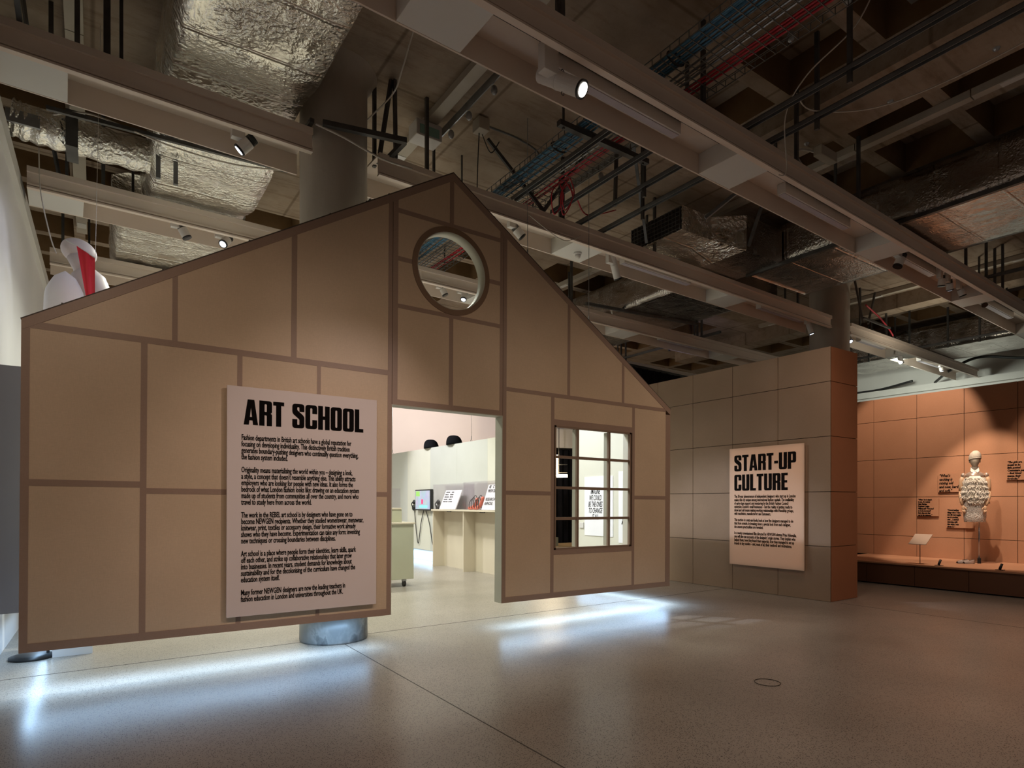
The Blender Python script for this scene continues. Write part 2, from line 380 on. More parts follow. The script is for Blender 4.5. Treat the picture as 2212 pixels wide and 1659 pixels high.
def arc(pts, n=14):                         # smooth curve through points
    P = [Vector(p) for p in pts]; out = []
    for i in range(len(P)-1):
        a = P[max(i-1, 0)]; b = P[i]; c = P[i+1]; d = P[min(i+2, len(P)-1)]
        for k in range(n):
            t = k/n; out.append(.5*((2*b)+(c-a)*t+(2*a-5*b+4*c-d)*t*t+(3*b-a-3*c+d)*t**3))
    out.append(P[-1]); return out
def cable(name, pts, r, m, label, cat='cable', parent=None, n=6):
    o = obj(name, MB().tube(arc(pts, 8), r, n), m, parent, True)
    if parent is None: tag(o, label, cat)
    return o

# ------------------------------------------------------------ lettering
def rr_path(pts):                            # [(x,z,r)] polygon with rounded corners
    out = []; n = len(pts)
    for i in range(n):
        x, z, r = pts[i]; p = Vector((x, z)); a = Vector(pts[i-1][:2]); b = Vector(pts[(i+1) % n][:2])
        if r <= 0: out.append((x, z)); continue
        d1 = (a-p); d2 = (b-p); r_ = min(r, d1.length*.5, d2.length*.5); s_ = p+d1.normalized()*r_; e_ = p+d2.normalized()*r_
        for k in range(6):
            t = k/5; q = s_*(1-t)**2+p*2*t*(1-t)+e_*t*t; out.append((q.x, q.y))
    return out
GL = {}
def g(c, w, *loops): GL[c] = (w, [rr_path(l) for l in loops])
s = .185; W_ = .455; h0 = .13; R = .12; r = .05
def box_(x0, z0, x1, z1, rad): return [(x0, z0, rad), (x1, z0, rad), (x1, z1, rad), (x0, z1, rad)]
g('O', W_, box_(0, 0, W_, 1, R), box_(s, h0, W_-s, 1-h0, r))
g('C', W_, [(0,0,R),(W_,0,R),(W_,.38,0),(W_-s,.38,0),(W_-s,h0,r),(s,h0,r),(s,1-h0,r),(W_-s,1-h0,r),(W_-s,.64,0),(W_,.64,0),(W_,1,R),(0,1,R)])
g('S', W_, [(0,0,R),(W_,0,R),(W_,.50,.10),(s,.74,.04),(s,1-h0,r),(W_-s,1-h0,r),(W_-s,.68,0),(W_,.68,0),(W_,1,R),(0,1,R),(0,.60,.10),(W_-s,.36,.04),(W_-s,h0,r),(s,h0,r),(s,.36,0),(0,.36,0)])
g('H', W_, [(0,0,0),(s,0,0),(s,.43,0),(W_-s,.43,0),(W_-s,0,0),(W_,0,0),(W_,1,0),(W_-s,1,0),(W_-s,.57,0),(s,.57,0),(s,1,0),(0,1,0)])
g('L', .36, [(0,0,0),(.36,0,0),(.36,.15,0),(s,.15,0),(s,1,0),(0,1,0)])
g('T', .40, [(.108,0,0),(.292,0,0),(.292,.85,0),(.40,.85,0),(.40,1,0),(0,1,0),(0,.85,0),(.108,.85,0)])
g('U', W_, [(0,0,R),(W_,0,R),(W_,1,0),(W_-s,1,0),(W_-s,h0,r),(s,h0,r),(s,1,0),(0,1,0)])
g('P', W_, [(0,0,0),(s,0,0),(s,.36,0),(W_,.36,R),(W_,1,R),(0,1,0)], box_(s, .49, W_-s, 1-h0, r))
g('R', W_, [(0,0,0),(s,0,0),(s,.42,0),(W_-s,.42,.04),(W_-s,0,0),(W_,0,0),(W_,.46,.06),(W_-.05,.50,.02),(W_,.54,.06),(W_,1,R),(0,1,0)], box_(s, .55, W_-s, 1-h0, r))
g('E', .36, [(0,0,0),(.36,0,0),(.36,.15,0),(s,.15,0),(s,.43,0),(.33,.43,0),(.33,.57,0),(s,.57,0),(s,.85,0),(.36,.85,0),(.36,1,0),(0,1,0)])
g('A', .50, [(0,0,0),(.175,0,0),(.195,.18,0),(.305,.18,0),(.325,0,0),(.50,0,0),(.365,1,0),(.135,1,0)], [(.212,.31,0),(.288,.31,0),(.25,.70,0)])
g('-', .22, box_(0, .36, .22, .52, 0)); g(' ', .22)
def headline(text, x0, x1, z0, z1, y):
    mb = MB(); gap = .045; tot = sum(GL[c][0] for c in text)+gap*(len(text)-1); sx = (x1-x0)/tot; sz = z1-z0; x = x0
    for c in text:
        w_, loops = GL[c]
        if loops:
            L = [[Vector((x+a*sx, z0+b*sz, 0)) for a, b in l] for l in loops]
            flat = [p for l in L for p in l]; n = len(flat)
            tri = tessellate_polygon(L); V = [(p.x, y, p.y) for p in flat]+[(p.x, y+.003, p.y) for p in flat]
            F = [tuple(t) for t in tri]+[tuple(i+n for i in t[::-1]) for t in tri]; k = 0
            for l in L:
                m = len(l)
                for i in range(m): j = (i+1) % m; F.append((k+i, k+i+n, k+j+n, k+j))
                k += m
            mb.add(V, F)
        x += (w_+gap)*sx
    return mb
def text_mesh(body, size, sx, line=1.0, bold=.0, shear=0, align='LEFT', res=2):
    cu = bpy.data.curves.new('lettering', 'FONT'); cu.body = body; cu.size = size; cu.space_line = line; cu.offset = bold
    cu.shear = shear; cu.resolution_u = res; cu.offset = min(bold, .0006); cu.extrude = .0008; cu.align_x = align
    o = bpy.data.objects.new('lettering', cu); COL.objects.link(o)
    dg = bpy.context.evaluated_depsgraph_get(); dg.update()
    me = bpy.data.meshes.new_from_object(o.evaluated_get(dg)); bpy.data.objects.remove(o); bpy.data.curves.remove(cu)
    me.transform(Matrix.Diagonal((sx, 1, 1, 1))); me.name = 'lettering'; me.materials.clear()
    if bold > .0006:                          # heavier strokes: the same outlines set side by side and fused
        import bmesh
        d = (bold-.0006)*1.0; bm = bmesh.new(); bm.from_mesh(me); fs_ = list(bm.faces)
        for dx_, dz_ in ((-d, .0002), (d, .0004), (0, .0006)):
            r_ = bmesh.ops.duplicate(bm, geom=list(bm.verts)[:len(me.vertices)]+list(bm.edges)[:len(me.edges)]+fs_)
            for v in r_['geom']:
                if isinstance(v, bmesh.types.BMVert): v.co.x += dx_; v.co.z += dz_; v.co.y += (.35*d if dx_ == 0 else 0)
        bm.to_mesh(me); bm.free()
    return me
def put_text(me, origin, right, name, parent, m=None, label=None):
    r_ = Vector(right); u = Vector((0, 0, 1)); nrm = r_.cross(u)
    M = Matrix(((r_.x, u.x, nrm.x, origin[0]), (r_.y, u.y, nrm.y, origin[1]), (r_.z, u.z, nrm.z, origin[2]), (0, 0, 0, 1)))
    me.transform(M); me.materials.append(m or M_ink); return obj(name, me, m, parent, label=label)
def width(me): xs = [v.co.x for v in me.vertices]; return max(xs)-min(xs)

# ============================================================ SETTING
RX0, RX1, RY0, RY1, HC = -.72, 19.8, -3.0, 17.0, 5.8
fo = struct('floor', MB().box(-4, 20.4, -3, 17.4, -.1, 0), M_floor)
for a, nm in ((MB().box(-4, 12, 6.226, 6.234, 0, .0015), 'joint'), (MB().box(2.046, 2.054, -3, 6.22, 0, .0015), 'joint'), (MB().box(8.546, 8.552, -3, 4.4, 0, .0015), 'joint')):
    obj(nm, a, M_joint, fo)
# coffered slab
xs = [-4, -3.1,-2.25,-2.1,-1.25,-1.1,-.25,-.1,.75, .9, 5.35, 6.22, 7.05, 7.92, 8.08, 8.95, 9.9, 14.5, 15.4, 15.6, 16.5, 20.4]
cofx = [(-3.1,-2.25),(-2.1,-1.25),(-1.1,-.25),(-.1,.75),(5.35,6.22),(7.05,7.92),(8.08,8.95),(14.5,15.4),(15.6,16.5)]
cofx2 = cofx[:4]+[(.9, 1.75),(1.9,2.75),(2.9,3.75),(3.9,4.75)]+cofx[4:]+[(9.1,9.95),(10.1,10.95),(11.1,11.95),(12.1,12.95)]
ys = []; y = -2.87
cofy = []
while y < 16.5: cofy.append((y, y+.80)); y += .97
X = sorted(set([-4, 20.4]+[a for c in cofx2 for a in c])); Y = sorted(set([-3, 17.4]+[a for c in cofy for a in c]))
cs = set((round(c[0], 3), round(c[1], 3)) for c in cofy)
ce = MB(); cf = MB()
for i in range(len(X)-1):
    for j in range(len(Y)-1):
        x0, x1, y0, y1 = X[i], X[i+1], Y[j], Y[j+1]
        fullx = (x0, x1) in cofx2; head1 = .8 < x0 < 5.3; head2 = 9.0 < x0 < 13.2
        isc = fullx and (round(y0, 3), round(y1, 3)) in cs
        if isc and head1 and y0 < 9.7: isc = False
        if isc and head2 and 2.0 < y0 < 9.5: isc = False
        if isc and x0 < .8 and y0 < 7.6: isc = False
        if isc and 5.3 < x0 < 9 and 4.6 < y0 < 8.0: isc = False
        if isc:
            ce.add([(x0,y0,HC+.38),(x1,y0,HC+.38),(x1,y1,HC+.38),(x0,y1,HC+.38)], [(3,2,1,0)])
            i_ = .04
            cf.add([(x0,y0,HC),(x1,y0,HC),(x1,y1,HC),(x0,y1,HC),(x0,y0,HC+.38),(x1,y0,HC+.38),(x1,y1,HC+.38),(x0,y1,HC+.38)],
                   [(0,1,5,4),(1,2,6,5),(2,3,7,6),(3,0,4,7)])
        else: ce.add([(x0,y0,HC),(x1,y0,HC),(x1,y1,HC),(x0,y1,HC)], [(3,2,1,0)])
ce.box(-4, 20.4, -3, 17.4, 6.2, 6.3)
co_ = struct('ceiling', ce, M_conc); obj('coffer_sides', cf, M_coffer, co_, kind='stuff')
# left wall, slightly out of square, with ledge and set-back upper part
def lwx(y): return -.72+.016*(y-6)
wl = MB().add([(lwx(-3),-3,0),(lwx(17.2),17.2,0),(lwx(17.2),17.2,4.85),(lwx(-3),-3,4.85),(lwx(-3)-.9,-3,0),(lwx(17.2)-.9,17.2,0),(lwx(17.2)-.9,17.2,4.85),(lwx(-3)-.9,-3,4.85)],
              [(0,1,2,3),(7,6,5,4),(3,2,6,7),(0,4,5,1),(1,5,6,2),(4,0,3,7)])
wl.add([(lwx(-3)-.3,-3,4.85),(lwx(17.2)-.3,17.2,4.85),(lwx(17.2)-.3,17.2,6.2),(lwx(-3)-.3,-3,6.2)], [(0,1,2,3)])
struct('wall_left', wl, M_wallw)
tl = MB(); tl.add([(lwx(0)-.02,0,4.72),(lwx(17)-.02,17,4.72),(lwx(17)-.02,17,4.9),(lwx(0)-.02,0,4.9),(lwx(0)+.05,0,4.72),(lwx(17)+.05,17,4.72),(lwx(17)+.05,17,4.9),(lwx(0)+.05,0,4.9)],
                  [(4,5,6,7),(7,6,2,3),(4,0,1,5),(0,3,2,1),(0,4,7,3),(1,2,6,5)])
struct('trim_1', tl, M_white)
struct('wall_back', MB().box(-1.5, 20.4, 17.0, 17.2, 0, 6.2), M_pink)
struct('wall_right', MB().box(19.8, 20.1, -3, 17.2, 0, 4.6).box(20.15, 20.3, -3, 17.2, 4.6, 6.2), M_white)
struct('trim_2', MB().box(19.66, 20.15, -3, 17.0, 4.6, 4.78), M_white)

# columns
def column(x, y, r, label, base=False):
    t = thing('concrete_column', label, 'column', (x, y, 0))
    n = 64
    def surf(u, v):
        z = .36+v*(HC-.36); a = 2*pi*u; rr = r+.004*noise.noise(Vector((cos(a)*3, sin(a)*3, z*1.5)))
        if z > HC-.14: rr += .10*((z-(HC-.14))/.14)**2
        return (x+rr*cos(a), y+rr*sin(a), z)
    obj('shaft', MB().grid(surf, n, 40), M_column, t, True)
    obj('stained_base', MB().rings([(x,y,0,r,r),(x,y,.02,r+.004,r+.004),(x,y,.36,r,r)], n), M_base, t, True, 'blotchy grey-blue paint-stained foot')
column(2.05, 6.23, .335, 'round concrete column rising behind the house-shaped facade')
column(12.12, 6.47, .36, 'round concrete column rising behind the tiled partition block')

# ============================================================ HOUSE FACADE (a hung front wall, very slightly out of level)
TILT = .0068
fac = thing('house_facade', 'house-shaped scrim-covered wall with pointed gable, doorway and round hole, hung above floor', 'partition', (0, 5.6, 0), rot=(0, TILT, 0))
AP = (3.07, 4.85); EL = (-.44, 2.712); ER = (6.42, 2.70); ZB = .315; Y0, Y1 = 5.6, 5.72
sl = (AP[1]-EL[1])/(AP[0]-EL[0]); sr = (AP[1]-ER[1])/(ER[0]-AP[0])
def zr(x): return EL[1]+(x-EL[0])*sl if x < AP[0] else AP[1]-(x-AP[0])*sr
RT = .078
def vbar(x0, x1, z0, z1=None):
    if z1 is None:
        poly = [(x0, z0), (x1, z0), (x1, zr(x1)-RT)] + ([(AP[0], AP[1]-RT)] if x0 < AP[0] < x1 else []) + [(x0, zr(x0)-RT)]
    else: poly = [(x0, z0), (x1, z0), (x1, z1), (x0, z1)]
    obj('batten', MB().prism(poly, Y0-.002, Y1), M_batten, fac)
def hbar(x0, x1, z0, z1): obj('batten', MB().prism([(x0,z0),(x1,z0),(x1,z1),(x0,z1)], Y0-.002, Y1), M_batten, fac)
def infill(poly): obj('scrim_panel', MB().prism(poly, Y0, Y0+.03), M_fabric, fac)
def rect(x0, x1, z0, z1): infill([(x0,z0),(x1,z0),(x1,z1),(x0,z1)])
def gab(x0, x1, z0):
    infill([(x0, z0), (x1, z0), (x1, max(z0, zr(x1)-RT)), (x0, max(z0, zr(x0)-RT))])
# rafters and perimeter
obj('rafter', MB().prism([EL, (AP[0], AP[1]), (AP[0], AP[1]-RT), (EL[0], EL[1]-RT)], Y0-.0036, Y1-.0012), M_batten, fac)
obj('rafter', MB().prism([AP, ER, (ER[0], ER[1]-RT), (AP[0], AP[1]-RT)], Y0-.0036, Y1-.0012), M_batten, fac)
e = MB(); e.prism([EL, AP, ER, (ER[0]+.01, ER[1]+.003), (AP[0], AP[1]+.013), (EL[0]-.006, EL[1]+.006)], Y0-.004, Y1+.004)
obj('edge_tape', e, M_edge, fac, label='dark tape along the roofline')
vbar(-.44, -.39, ZB); vbar(2.356, 2.3985, ZB); vbar(2.4025, 2.457, 2.377); vbar(3.659, 3.6995, 2.377); vbar(3.7035, 3.75, ZB)
vbar(6.33, 6.42, ZB, 2.622)
hbar(-.39, 2.356, ZB, .378); hbar(3.75, 6.33, ZB, .378)
hbar(-.39, 2.356, 2.655, 2.705); hbar(3.75, 6.33, 2.655, 2.70)
for a, b in ((.295, .339), (.996, 1.036), (1.67, 1.704)): vbar(a, b, .378, 2.655)
for a, b in ((.508, .547), (1.438, 1.486)): vbar(a, b, 2.705)
hbar(-.39, .295, 1.517, 1.565)
for a, b in ((.339, .996), (1.036, 1.67), (1.704, 2.356)): hbar(a, b, 1.47, 1.515)
hbar(2.457, 3.659, 2.377, 2.43); vbar(3.03, 3.078, 2.43, 3.333); hbar(2.457, 3.659, 3.333, 3.376)
hbar(2.457, 3.659, 4.274, 4.32); vbar(3.03, 3.078, 4.32)
for a, b in ((4.378, 4.425), (5.70, 5.745)): vbar(a, b, .378, 2.655)
for a, b in ((4.62, 4.66), (5.514, 5.554)): vbar(a, b, 2.70)
hbar(3.75, 4.378, 1.51, 1.555); hbar(5.745, 6.33, 1.48, 1.525)
WX0, WX1, WZ0, WZ1 = 4.435, 5.675, .875, 2.33
hbar(4.425, 5.70, WZ1, 2.40); hbar(4.425, 5.70, .815, WZ0)
# scrim panels
rect(-.39, .295, .378, 1.517); rect(-.39, .295, 1.565, 2.655)
for a, b in ((.339, .996), (1.036, 1.67), (1.704, 2.356)): rect(a, b, .378, 1.47); rect(a, b, 1.515, 2.655)
infill([(-.32, 2.705), (.508, 2.705), (.508, zr(.508)-RT)]); gab(.547, 1.438, 2.705); gab(1.486, 2.356, 2.705)
rect(2.457, 3.03, 2.43, 3.333); rect(3.078, 3.659, 2.43, 3.333)
gab(2.457, 3.03, 4.32); gab(3.078, 3.659, 4.32)
CX, CZ, CR, CRO = 3.062, 3.825, .40, .455
def arcp(a0, a1, rad, n=24): return [(CX+rad*cos(RAD(a0+(a1-a0)*i/n)), CZ+rad*sin(RAD(a0+(a1-a0)*i/n))) for i in range(n+1)]
infill([(2.457, CZ), (2.457, 3.376)]+[(3.659, 3.376), (3.659, CZ)]+arcp(0, -180, CR+.02))
infill([(3.659, CZ), (3.659, 4.274), (2.457, 4.274), (2.457, CZ)]+arcp(180, 0, CR+.02))
hbar(2.457, CX-CRO+.01, 3.80, 3.845); hbar(CX+CRO-.01, 3.659, 3.80, 3.845)
gab(3.75, 4.62, 2.70); gab(4.66, 5.514, 2.70); infill([(5.554, 2.70), (6.295, 2.70), (5.554, zr(5.554)-RT)])
rect(3.75, 4.378, .378, 1.51); rect(3.75, 4.378, 1.555, 2.655)
rect(4.425, 5.70, .378, .815); rect(4.425, 5.70, 2.40, 2.655)
rect(5.745, 6.33, .378, 1.48); rect(5.745, 6.33, 1.525, 2.655)
# back lining with the openings cut
bk = MB(); Yb0, Yb1 = Y1, Y1+.012
bk.prism([(-.44, ZB), (2.40, ZB), (2.40, zr(2.40)), EL], Yb0, Yb1)
bk.prism([(2.40, 2.377), (3.70, 2.377), (3.70, 3.825)]+arcp(0, -180, CR)+[(2.40, 3.825)], Yb0, Yb1)
bk.prism([(3.70, 3.825), (3.70, zr(3.70)), AP, (2.40, zr(2.40)), (2.40, 3.825)]+arcp(180, 0, CR), Yb0, Yb1)
bk.prism([(3.70, WZ1), (6.42, WZ1), ER, (3.70, zr(3.70))], Yb0, Yb1)
bk.prism([(3.70, ZB), (WX0, ZB), (WX0, WZ1), (3.70, WZ1)], Yb0, Yb1); bk.prism([(WX1, ZB), (6.42, ZB), (6.42, WZ1), (WX1, WZ1)], Yb0, Yb1)
bk.prism([(WX0, ZB), (WX1, ZB), (WX1, WZ0), (WX0, WZ0)], Yb0, Yb1)
obj('back_lining', bk, M_inside, fac)
# reveals
jb = MB(); jb.box(3.694, 3.7034, Y0-.001, Y1+.013, ZB, 2.377); jb.box(2.3985, 2.406, Y0-.001, Y1+.013, ZB, 2.377); jb.box(2.406, 3.694, Y0-.001, Y1+.013, 2.369, 2.377)
obj('door_reveal', jb, M_jamb, fac, label='pale green-grey lining of the doorway')
obj('window_reveal', MB().box(WX1-.004, WX1+.002, Y0+.02, Y1+.013, WZ0, WZ1).box(WX0-.002, WX0+.004, Y0+.02, Y1+.013, WZ0, WZ1), M_inside, fac)
rg = MB()
def ringsurf(R1, R2, y0, y1, m=72):
    V = []; F = []
    for i in range(m):
        a = 2*pi*i/m; c, s_ = cos(a), sin(a)
        V += [(CX+R1*c, y0, CZ+R1*s_), (CX+R2*c, y0, CZ+R2*s_), (CX+R2*c, y1, CZ+R2*s_), (CX+R1*c, y1, CZ+R1*s_)]
    for i in range(m):
        a = 4*i; b = 4*((i+1) % m)
        for k in range(4): F.append((a+k, a+(k+1) % 4, b+(k+1) % 4, b+k))
    return V, F
rg.add(*ringsurf(CR, CRO, Y0-.008, Y0+.02)); obj('round_frame', rg, M_ring, fac, label='brown ring around the round hole')
rl = MB(); rl.add(*ringsurf(CR-.006, CR+.004, Y0-.007, Y1+.013)); obj('round_reveal', rl, M_jamb, fac, True, 'pale lining of the round hole')
wf = MB()
for a in ((WX0, WX0+.02, WZ0, WZ1), (WX1-.02, WX1, WZ0, WZ1), (WX0, WX1, WZ0, WZ0+.022), (WX0, WX1, WZ1-.022, WZ1)): wf.box(a[0], a[1], Y0-.004, Y0+.03, a[2], a[3])
win = obj('window_frame', wf, M_muntin, fac, label='brown frame of the twelve-light window')
def child(name, mb, m, p, **k): return obj(name, mb, m, p, **k)
for xm in (4.80, 5.315):
    child('muntin', MB().box(xm-.016, xm+.016, Y0+.01, Y0+.04, WZ0+.022, WZ1-.022), M_muntin, win); child('muntin', MB().box(xm-.014, xm+.014, Y0+.04, Y0+.10, WZ0+.022, WZ1-.022), M_jamb, win)
for k in (1, 2, 3):
    z = WZ0+(WZ1-WZ0)*k/4; child('muntin', MB().box(WX0+.02, WX1-.02, Y0+.012, Y0+.038, z-.016, z+.016), M_muntin, win)
# little bolts along the roofline
bb = MB()
for x in (-.2, .45, 1.1, 1.8, 2.15, 2.38): bb.box(x-.012, x+.012, Y0+.03, Y0+.06, zr(x), zr(x)+.022)
for x in (3.75, 4.4, 5.1, 5.8): bb.box(x-.012, x+.012, Y0+.03, Y0+.06, zr(x), zr(x)+.022)
obj('bolt_heads', bb, M_black, fac)
def wire(x, y, z0, z1, label):
    t = thing('suspension_wire', label, 'wire', (x, y, z0))
    obj('cable', MB().tube([(x, y, z0+.05), (x, y, z1)], .0035, 5), M_galv, t); ey = []
    obj('eyelet', MB().tube([(x+.018*cos(a), y, z0+.022+.018*sin(a)) for a in [i*pi/6 for i in range(13)]], .004, 5), M_dark, t)
    obj('gripper', MB().cylx((x, y, z0+.05), .008, .07), M_galv, t)
wire(5.03, 5.66, zr(5.03)-.02, 5.79, 'thin steel wire dropping to the right roof slope, nearer the eaves')
wire(4.10, 5.66, zr(4.10)-.02, 5.79, 'thin steel wire dropping to the right roof slope, nearer the peak')

# sign on the facade
sg = thing('text_panel', 'large white ART SCHOOL text panel standing off the facade left of the doorway', 'sign', (1.58, 5.57, .43), rot=(0, .0035, 0))
obj('board', MB().box(.918, 2.232, 5.545, 5.565, .433, 2.377), M_sign, sg, bevel=.002)
obj('spacer', MB().box(1.05, 2.10, 5.565, 5.598, .60, .66).box(1.05, 2.10, 5.565, 5.598, 2.1, 2.16), M_edge, sg)
obj('headline', headline('ART SCHOOL', 1.048, 2.098, 2.058, 2.272, 5.542), M_ink, sg, label='black condensed capitals reading ART SCHOOL')
P1 = ["Fashion departments in British art schools have a global reputation for\nfocusing on developing individuality. This distinctively British tradition\ngenerates boundary-pushing designers who continually question everything,\nthe fashion system included.",
"Originality means materialising the world within you – designing a look,\na style, a concept that doesn’t resemble anything else. This ability attracts\nemployers who are looking for people with new ideas. It also forms the\nbedrock of what London fashion looks like: drawing on an education system\nmade up of students from communities all over the country, and more who\ntravel to study here from across the world.",
"The work in the REBEL art school is by designers who have gone on to\nbecome NEWGEN recipients. Whether they studied womenswear, menswear,\nknitwear, print, textiles or accessory design, their formative work already\nshows who they have become. Experimentation can take any form: inventing\nnew techniques or crossing boundaries between disciplines.",
"Art school is a place where people form their identities, learn skills, spark\noff each other, and strike up collaborative relationships that later grow\ninto businesses. In recent years, student demands for knowledge about\nsustainability and for the decolonising of the curriculum have changed the\neducation system itself.",
"Many former NEWGEN designers are now the leading teachers in\nfashion education in London and universities throughout the UK."]
P2 = ["The 30-year phenomenon of independent designers who start up in London\nmakes this city unique among international fashion capitals. The availability\nof early-stage support and mentoring by the British Fashion Council\nunderpins London’s small businesses – but the reality of getting ready to\nshow and sell means making working relationships with friendship groups,\nwith machinists, manufacturers and customers.",
"This section is a nuts-and-bolts look at how five designers managed to do\nthat from scratch. In breaking down a pivotal look from each designer,\nthe unseen practicalities are revealed.",
"In a newly commissioned film directed by NEWGEN alumna Priya Ahluwalia,\nyou will also see accounts of the designers’ origin stories. They explain who\nhelped them, how they found their materials, how they managed to set up\nbrands in tiny studios – and, most of all, their methods and motivations."]
def paragraphs(ps, x_, y_, z_, right, wid, pitch, size, parent, gapl=1.0, bold=.00125):
    ms = [text_mesh(p, size, 1, pitch/size, bold) for p in ps]; sx = wid/max(width(m) for m in ms)
    z = z_
    for p, me in zip(ps, ms):
        me.transform(Matrix.Diagonal((sx, 1, 1, 1))); put_text(me, (x_, y_, z), right, 'paragraph', parent); z -= pitch*(p.count('\n')+1+gapl)
paragraphs(P1, 1.030, 5.543, 1.926, (1, 0, 0), 1.072, .05475, .068, sg, 1.0, .0019)

# ============================================================ INSIDE THE HOUSE
def slab_wall(label, x0, x1, y0, y1, z0, z1, m=M_inside, n=1, along='y'):
    t = thing('hung_wall', label, 'partition', ((x0+x1)/2, (y0+y1)/2, z0))
    for i in range(n):
        if along == 'y':
            a = y0+(y1-y0)*i/n; b = y0+(y1-y0)*(i+1)/n; mb = MB().box(x0, x1, a+.001, b-.001, z0, z1)
        else:
            a = x0+(x1-x0)*i/n; b = x0+(x1-x0)*(i+1)/n; mb = MB().box(a+.001, b-.001, y0, y1, z0, z1)
        obj('panel', mb, m if i % 3 else M_inside, t)
    return t
slab_wall('pale side wall of the house seen through the doorway behind the shelving', 6.44, 6.54, 9.0, 15.2, .285, 2.66, M_inside2, 5)
slab_wall('white side wall of the house seen through the twelve-light window', 6.44, 6.54, 5.73, 7.56, .285, 2.66, M_inside, 1)
slab_wall('left side wall of the house, hidden behind its facade', -.44, -.36, 7.6, 9.6, .315, 2.70, M_inside, 1)
tag(obj('kick_plinth', MB().box(6.64, 6.74, 9.0, 15.2, 0, .40), M_white), 'low white plinth lit blue below the hanging side wall', 'plinth')
wire(6.49, 10.95, 2.66, 5.79, 'wire and eyelet on the side wall seen at right through the doorway')
wire(6.49, 15.0, 2.66, 5.79, 'wire and eyelet on the side wall at the doorway left edge')
def hat(x, y, label):
    t = thing('black_hat', label, 'hat', (x, y, 2.66))
    obj('crown', MB().rings([(x+.03*(1-k/8), y, 2.661+.20*sin(k/8*pi/2), .16*cos(k/8*pi/2)**.6+.002, .22*cos(k/8*pi/2)**.6+.002) for k in range(9)], 28), M_curt, t, True)
hat(6.50, 12.85, 'rounded black headpiece on the side wall top, left of two'); hat(6.50, 11.75, 'rounded black headpiece on the side wall top, right of two')
# writing on the wall inside, seen through the window
sh = thing('poster', 'pale sheet with brushed black handwriting on the wall seen through the window middle', 'poster', (6.43, 7.05, 1.3))
obj('sheet', MB().box(6.432, 6.439, 6.70, 7.34, .88, 1.80), M_paper, sh)
tm = text_mesh("IMAGINE\nWE COULD\nBE THE ONES\nTO CHANGE\nIT ALL", .115, .46, .86, .0006, .30, 'CENTER')
put_text(tm, (6.4305, 7.09, 1.53), (0, -1, 0), 'handwriting', sh)
sh2 = thing('poster', 'second pale sheet with slanting black marks at the window right edge', 'poster', (6.43, 6.35, 1.3))
obj('sheet', MB().box(6.432, 6.439, 6.02, 6.58, .80, 1.86), M_paper, sh2)
tm = text_mesh("THIS IS\nA REAL\nDESIGN", .16, .62, .8, .002, .35); tm.transform(Matrix.Rotation(RAD(72), 4, 'Z')); put_text(tm, (6.4305, 6.42, 1.02), (0, -1, 0), 'handwriting', sh2)
tag(obj('wall_socket', MB().box(6.425, 6.439, 7.36, 7.46, .99, 1.08), M_white, bevel=.004), 'white square switch plate low on the wall seen through the window', 'switch')
# shelving bench with vitrines
bn = thing('display_bench', 'tall pale birch shelf unit against the side wall seen through the doorway', 'shelving', (6.28, 10.7, 0))
for y in (12.0, 10.68, 9.36): obj('end_panel', MB().box(6.13, 6.435, y-.03, y, 0, 1.215), M_ply, bn)
obj('worktop', MB().box(6.10, 6.435, 9.30, 12.02, 1.215, 1.25), M_ply, bn, bevel=.003)
for y in (10.72, 9.40):
    obj('back_panel', MB().box(6.40, 6.435, y-.02, y+1.25, 0, 1.2), M_ply, bn)
    obj('slot_pull', MB().box(6.12, 6.14, y+.45, y+.62, 1.198, 1.212), M_black, bn)
def vit(x0, x1, y0, y1, z0, z1, label, group=None):
    o = thing('acrylic_vitrine', label, 'display case', ((x0+x1)/2, (y0+y1)/2, z0)); t_ = .006
    for b in ((x0, x0+t_, y0, y1, z0, z1), (x1-t_, x1, y0, y1, z0, z1), (x0+t_, x1-t_, y0, y0+t_, z0, z1), (x0+t_, x1-t_, y1-t_, y1, z0, z1), (x0, x1, y0, y1, z1, z1+t_)):
        obj('pane', MB().box(*b), M_acryl, o)
    return o
vit(6.13, 6.42, 10.70, 11.98, 1.25, 1.78, 'clear acrylic case on the birch bench, farther one holding the open book')
vit(6.13, 6.42, 9.40, 10.66, 1.25, 1.80, 'clear acrylic case on the birch bench, nearer one holding the lettered board')
def leaning(x0, x1, y0, y1, z0, z1, lean, label, m=M_paper, txt=None, size=.05):
    t = thing('display_sheet', label, 'document', ((x0+x1)/2, (y0+y1)/2, z0))
    obj('board', MB().add([(x0,y0,z0),(x0,y1,z0),(x0+lean,y1,z1),(x0+lean,y0,z1),(x0+.02,y0,z0),(x0+.02,y1,z0),(x0+lean+.02,y1,z1),(x0+lean+.02,y0,z1)],
        [(0,1,2,3),(7,6,5,4),(0,4,5,1),(3,2,6,7),(0,3,7,4),(1,5,6,2)]), m, t)
    if txt:
        me = text_mesh(txt, size, .8, 1.0, .001); L = math.hypot(lean, z1-z0); r_ = Vector((0, -1, 0)); u = Vector((lean/L, 0, (z1-z0)/L)); nn = r_.cross(u)
        M = Matrix(((r_.x,u.x,nn.x,x0+lean*.86-.002),(r_.y,u.y,nn.y,y1-.05),(r_.z,u.z,nn.z,z0+(z1-z0)*.86),(0,0,0,1)))
        me.transform(M); me.materials.append(M_ink); obj('print', me, None, t)
leaning(6.16, 6.3, 11.05, 11.75, 1.255, 1.66, .17, 'white open book leaning in the farther acrylic case', txt="ooooooo    - oooo\nooo oo      oooooo\noooo ooo    ooo oo\noo oooo     oooo o\nooooo ooo   oo oooo", size=.055)
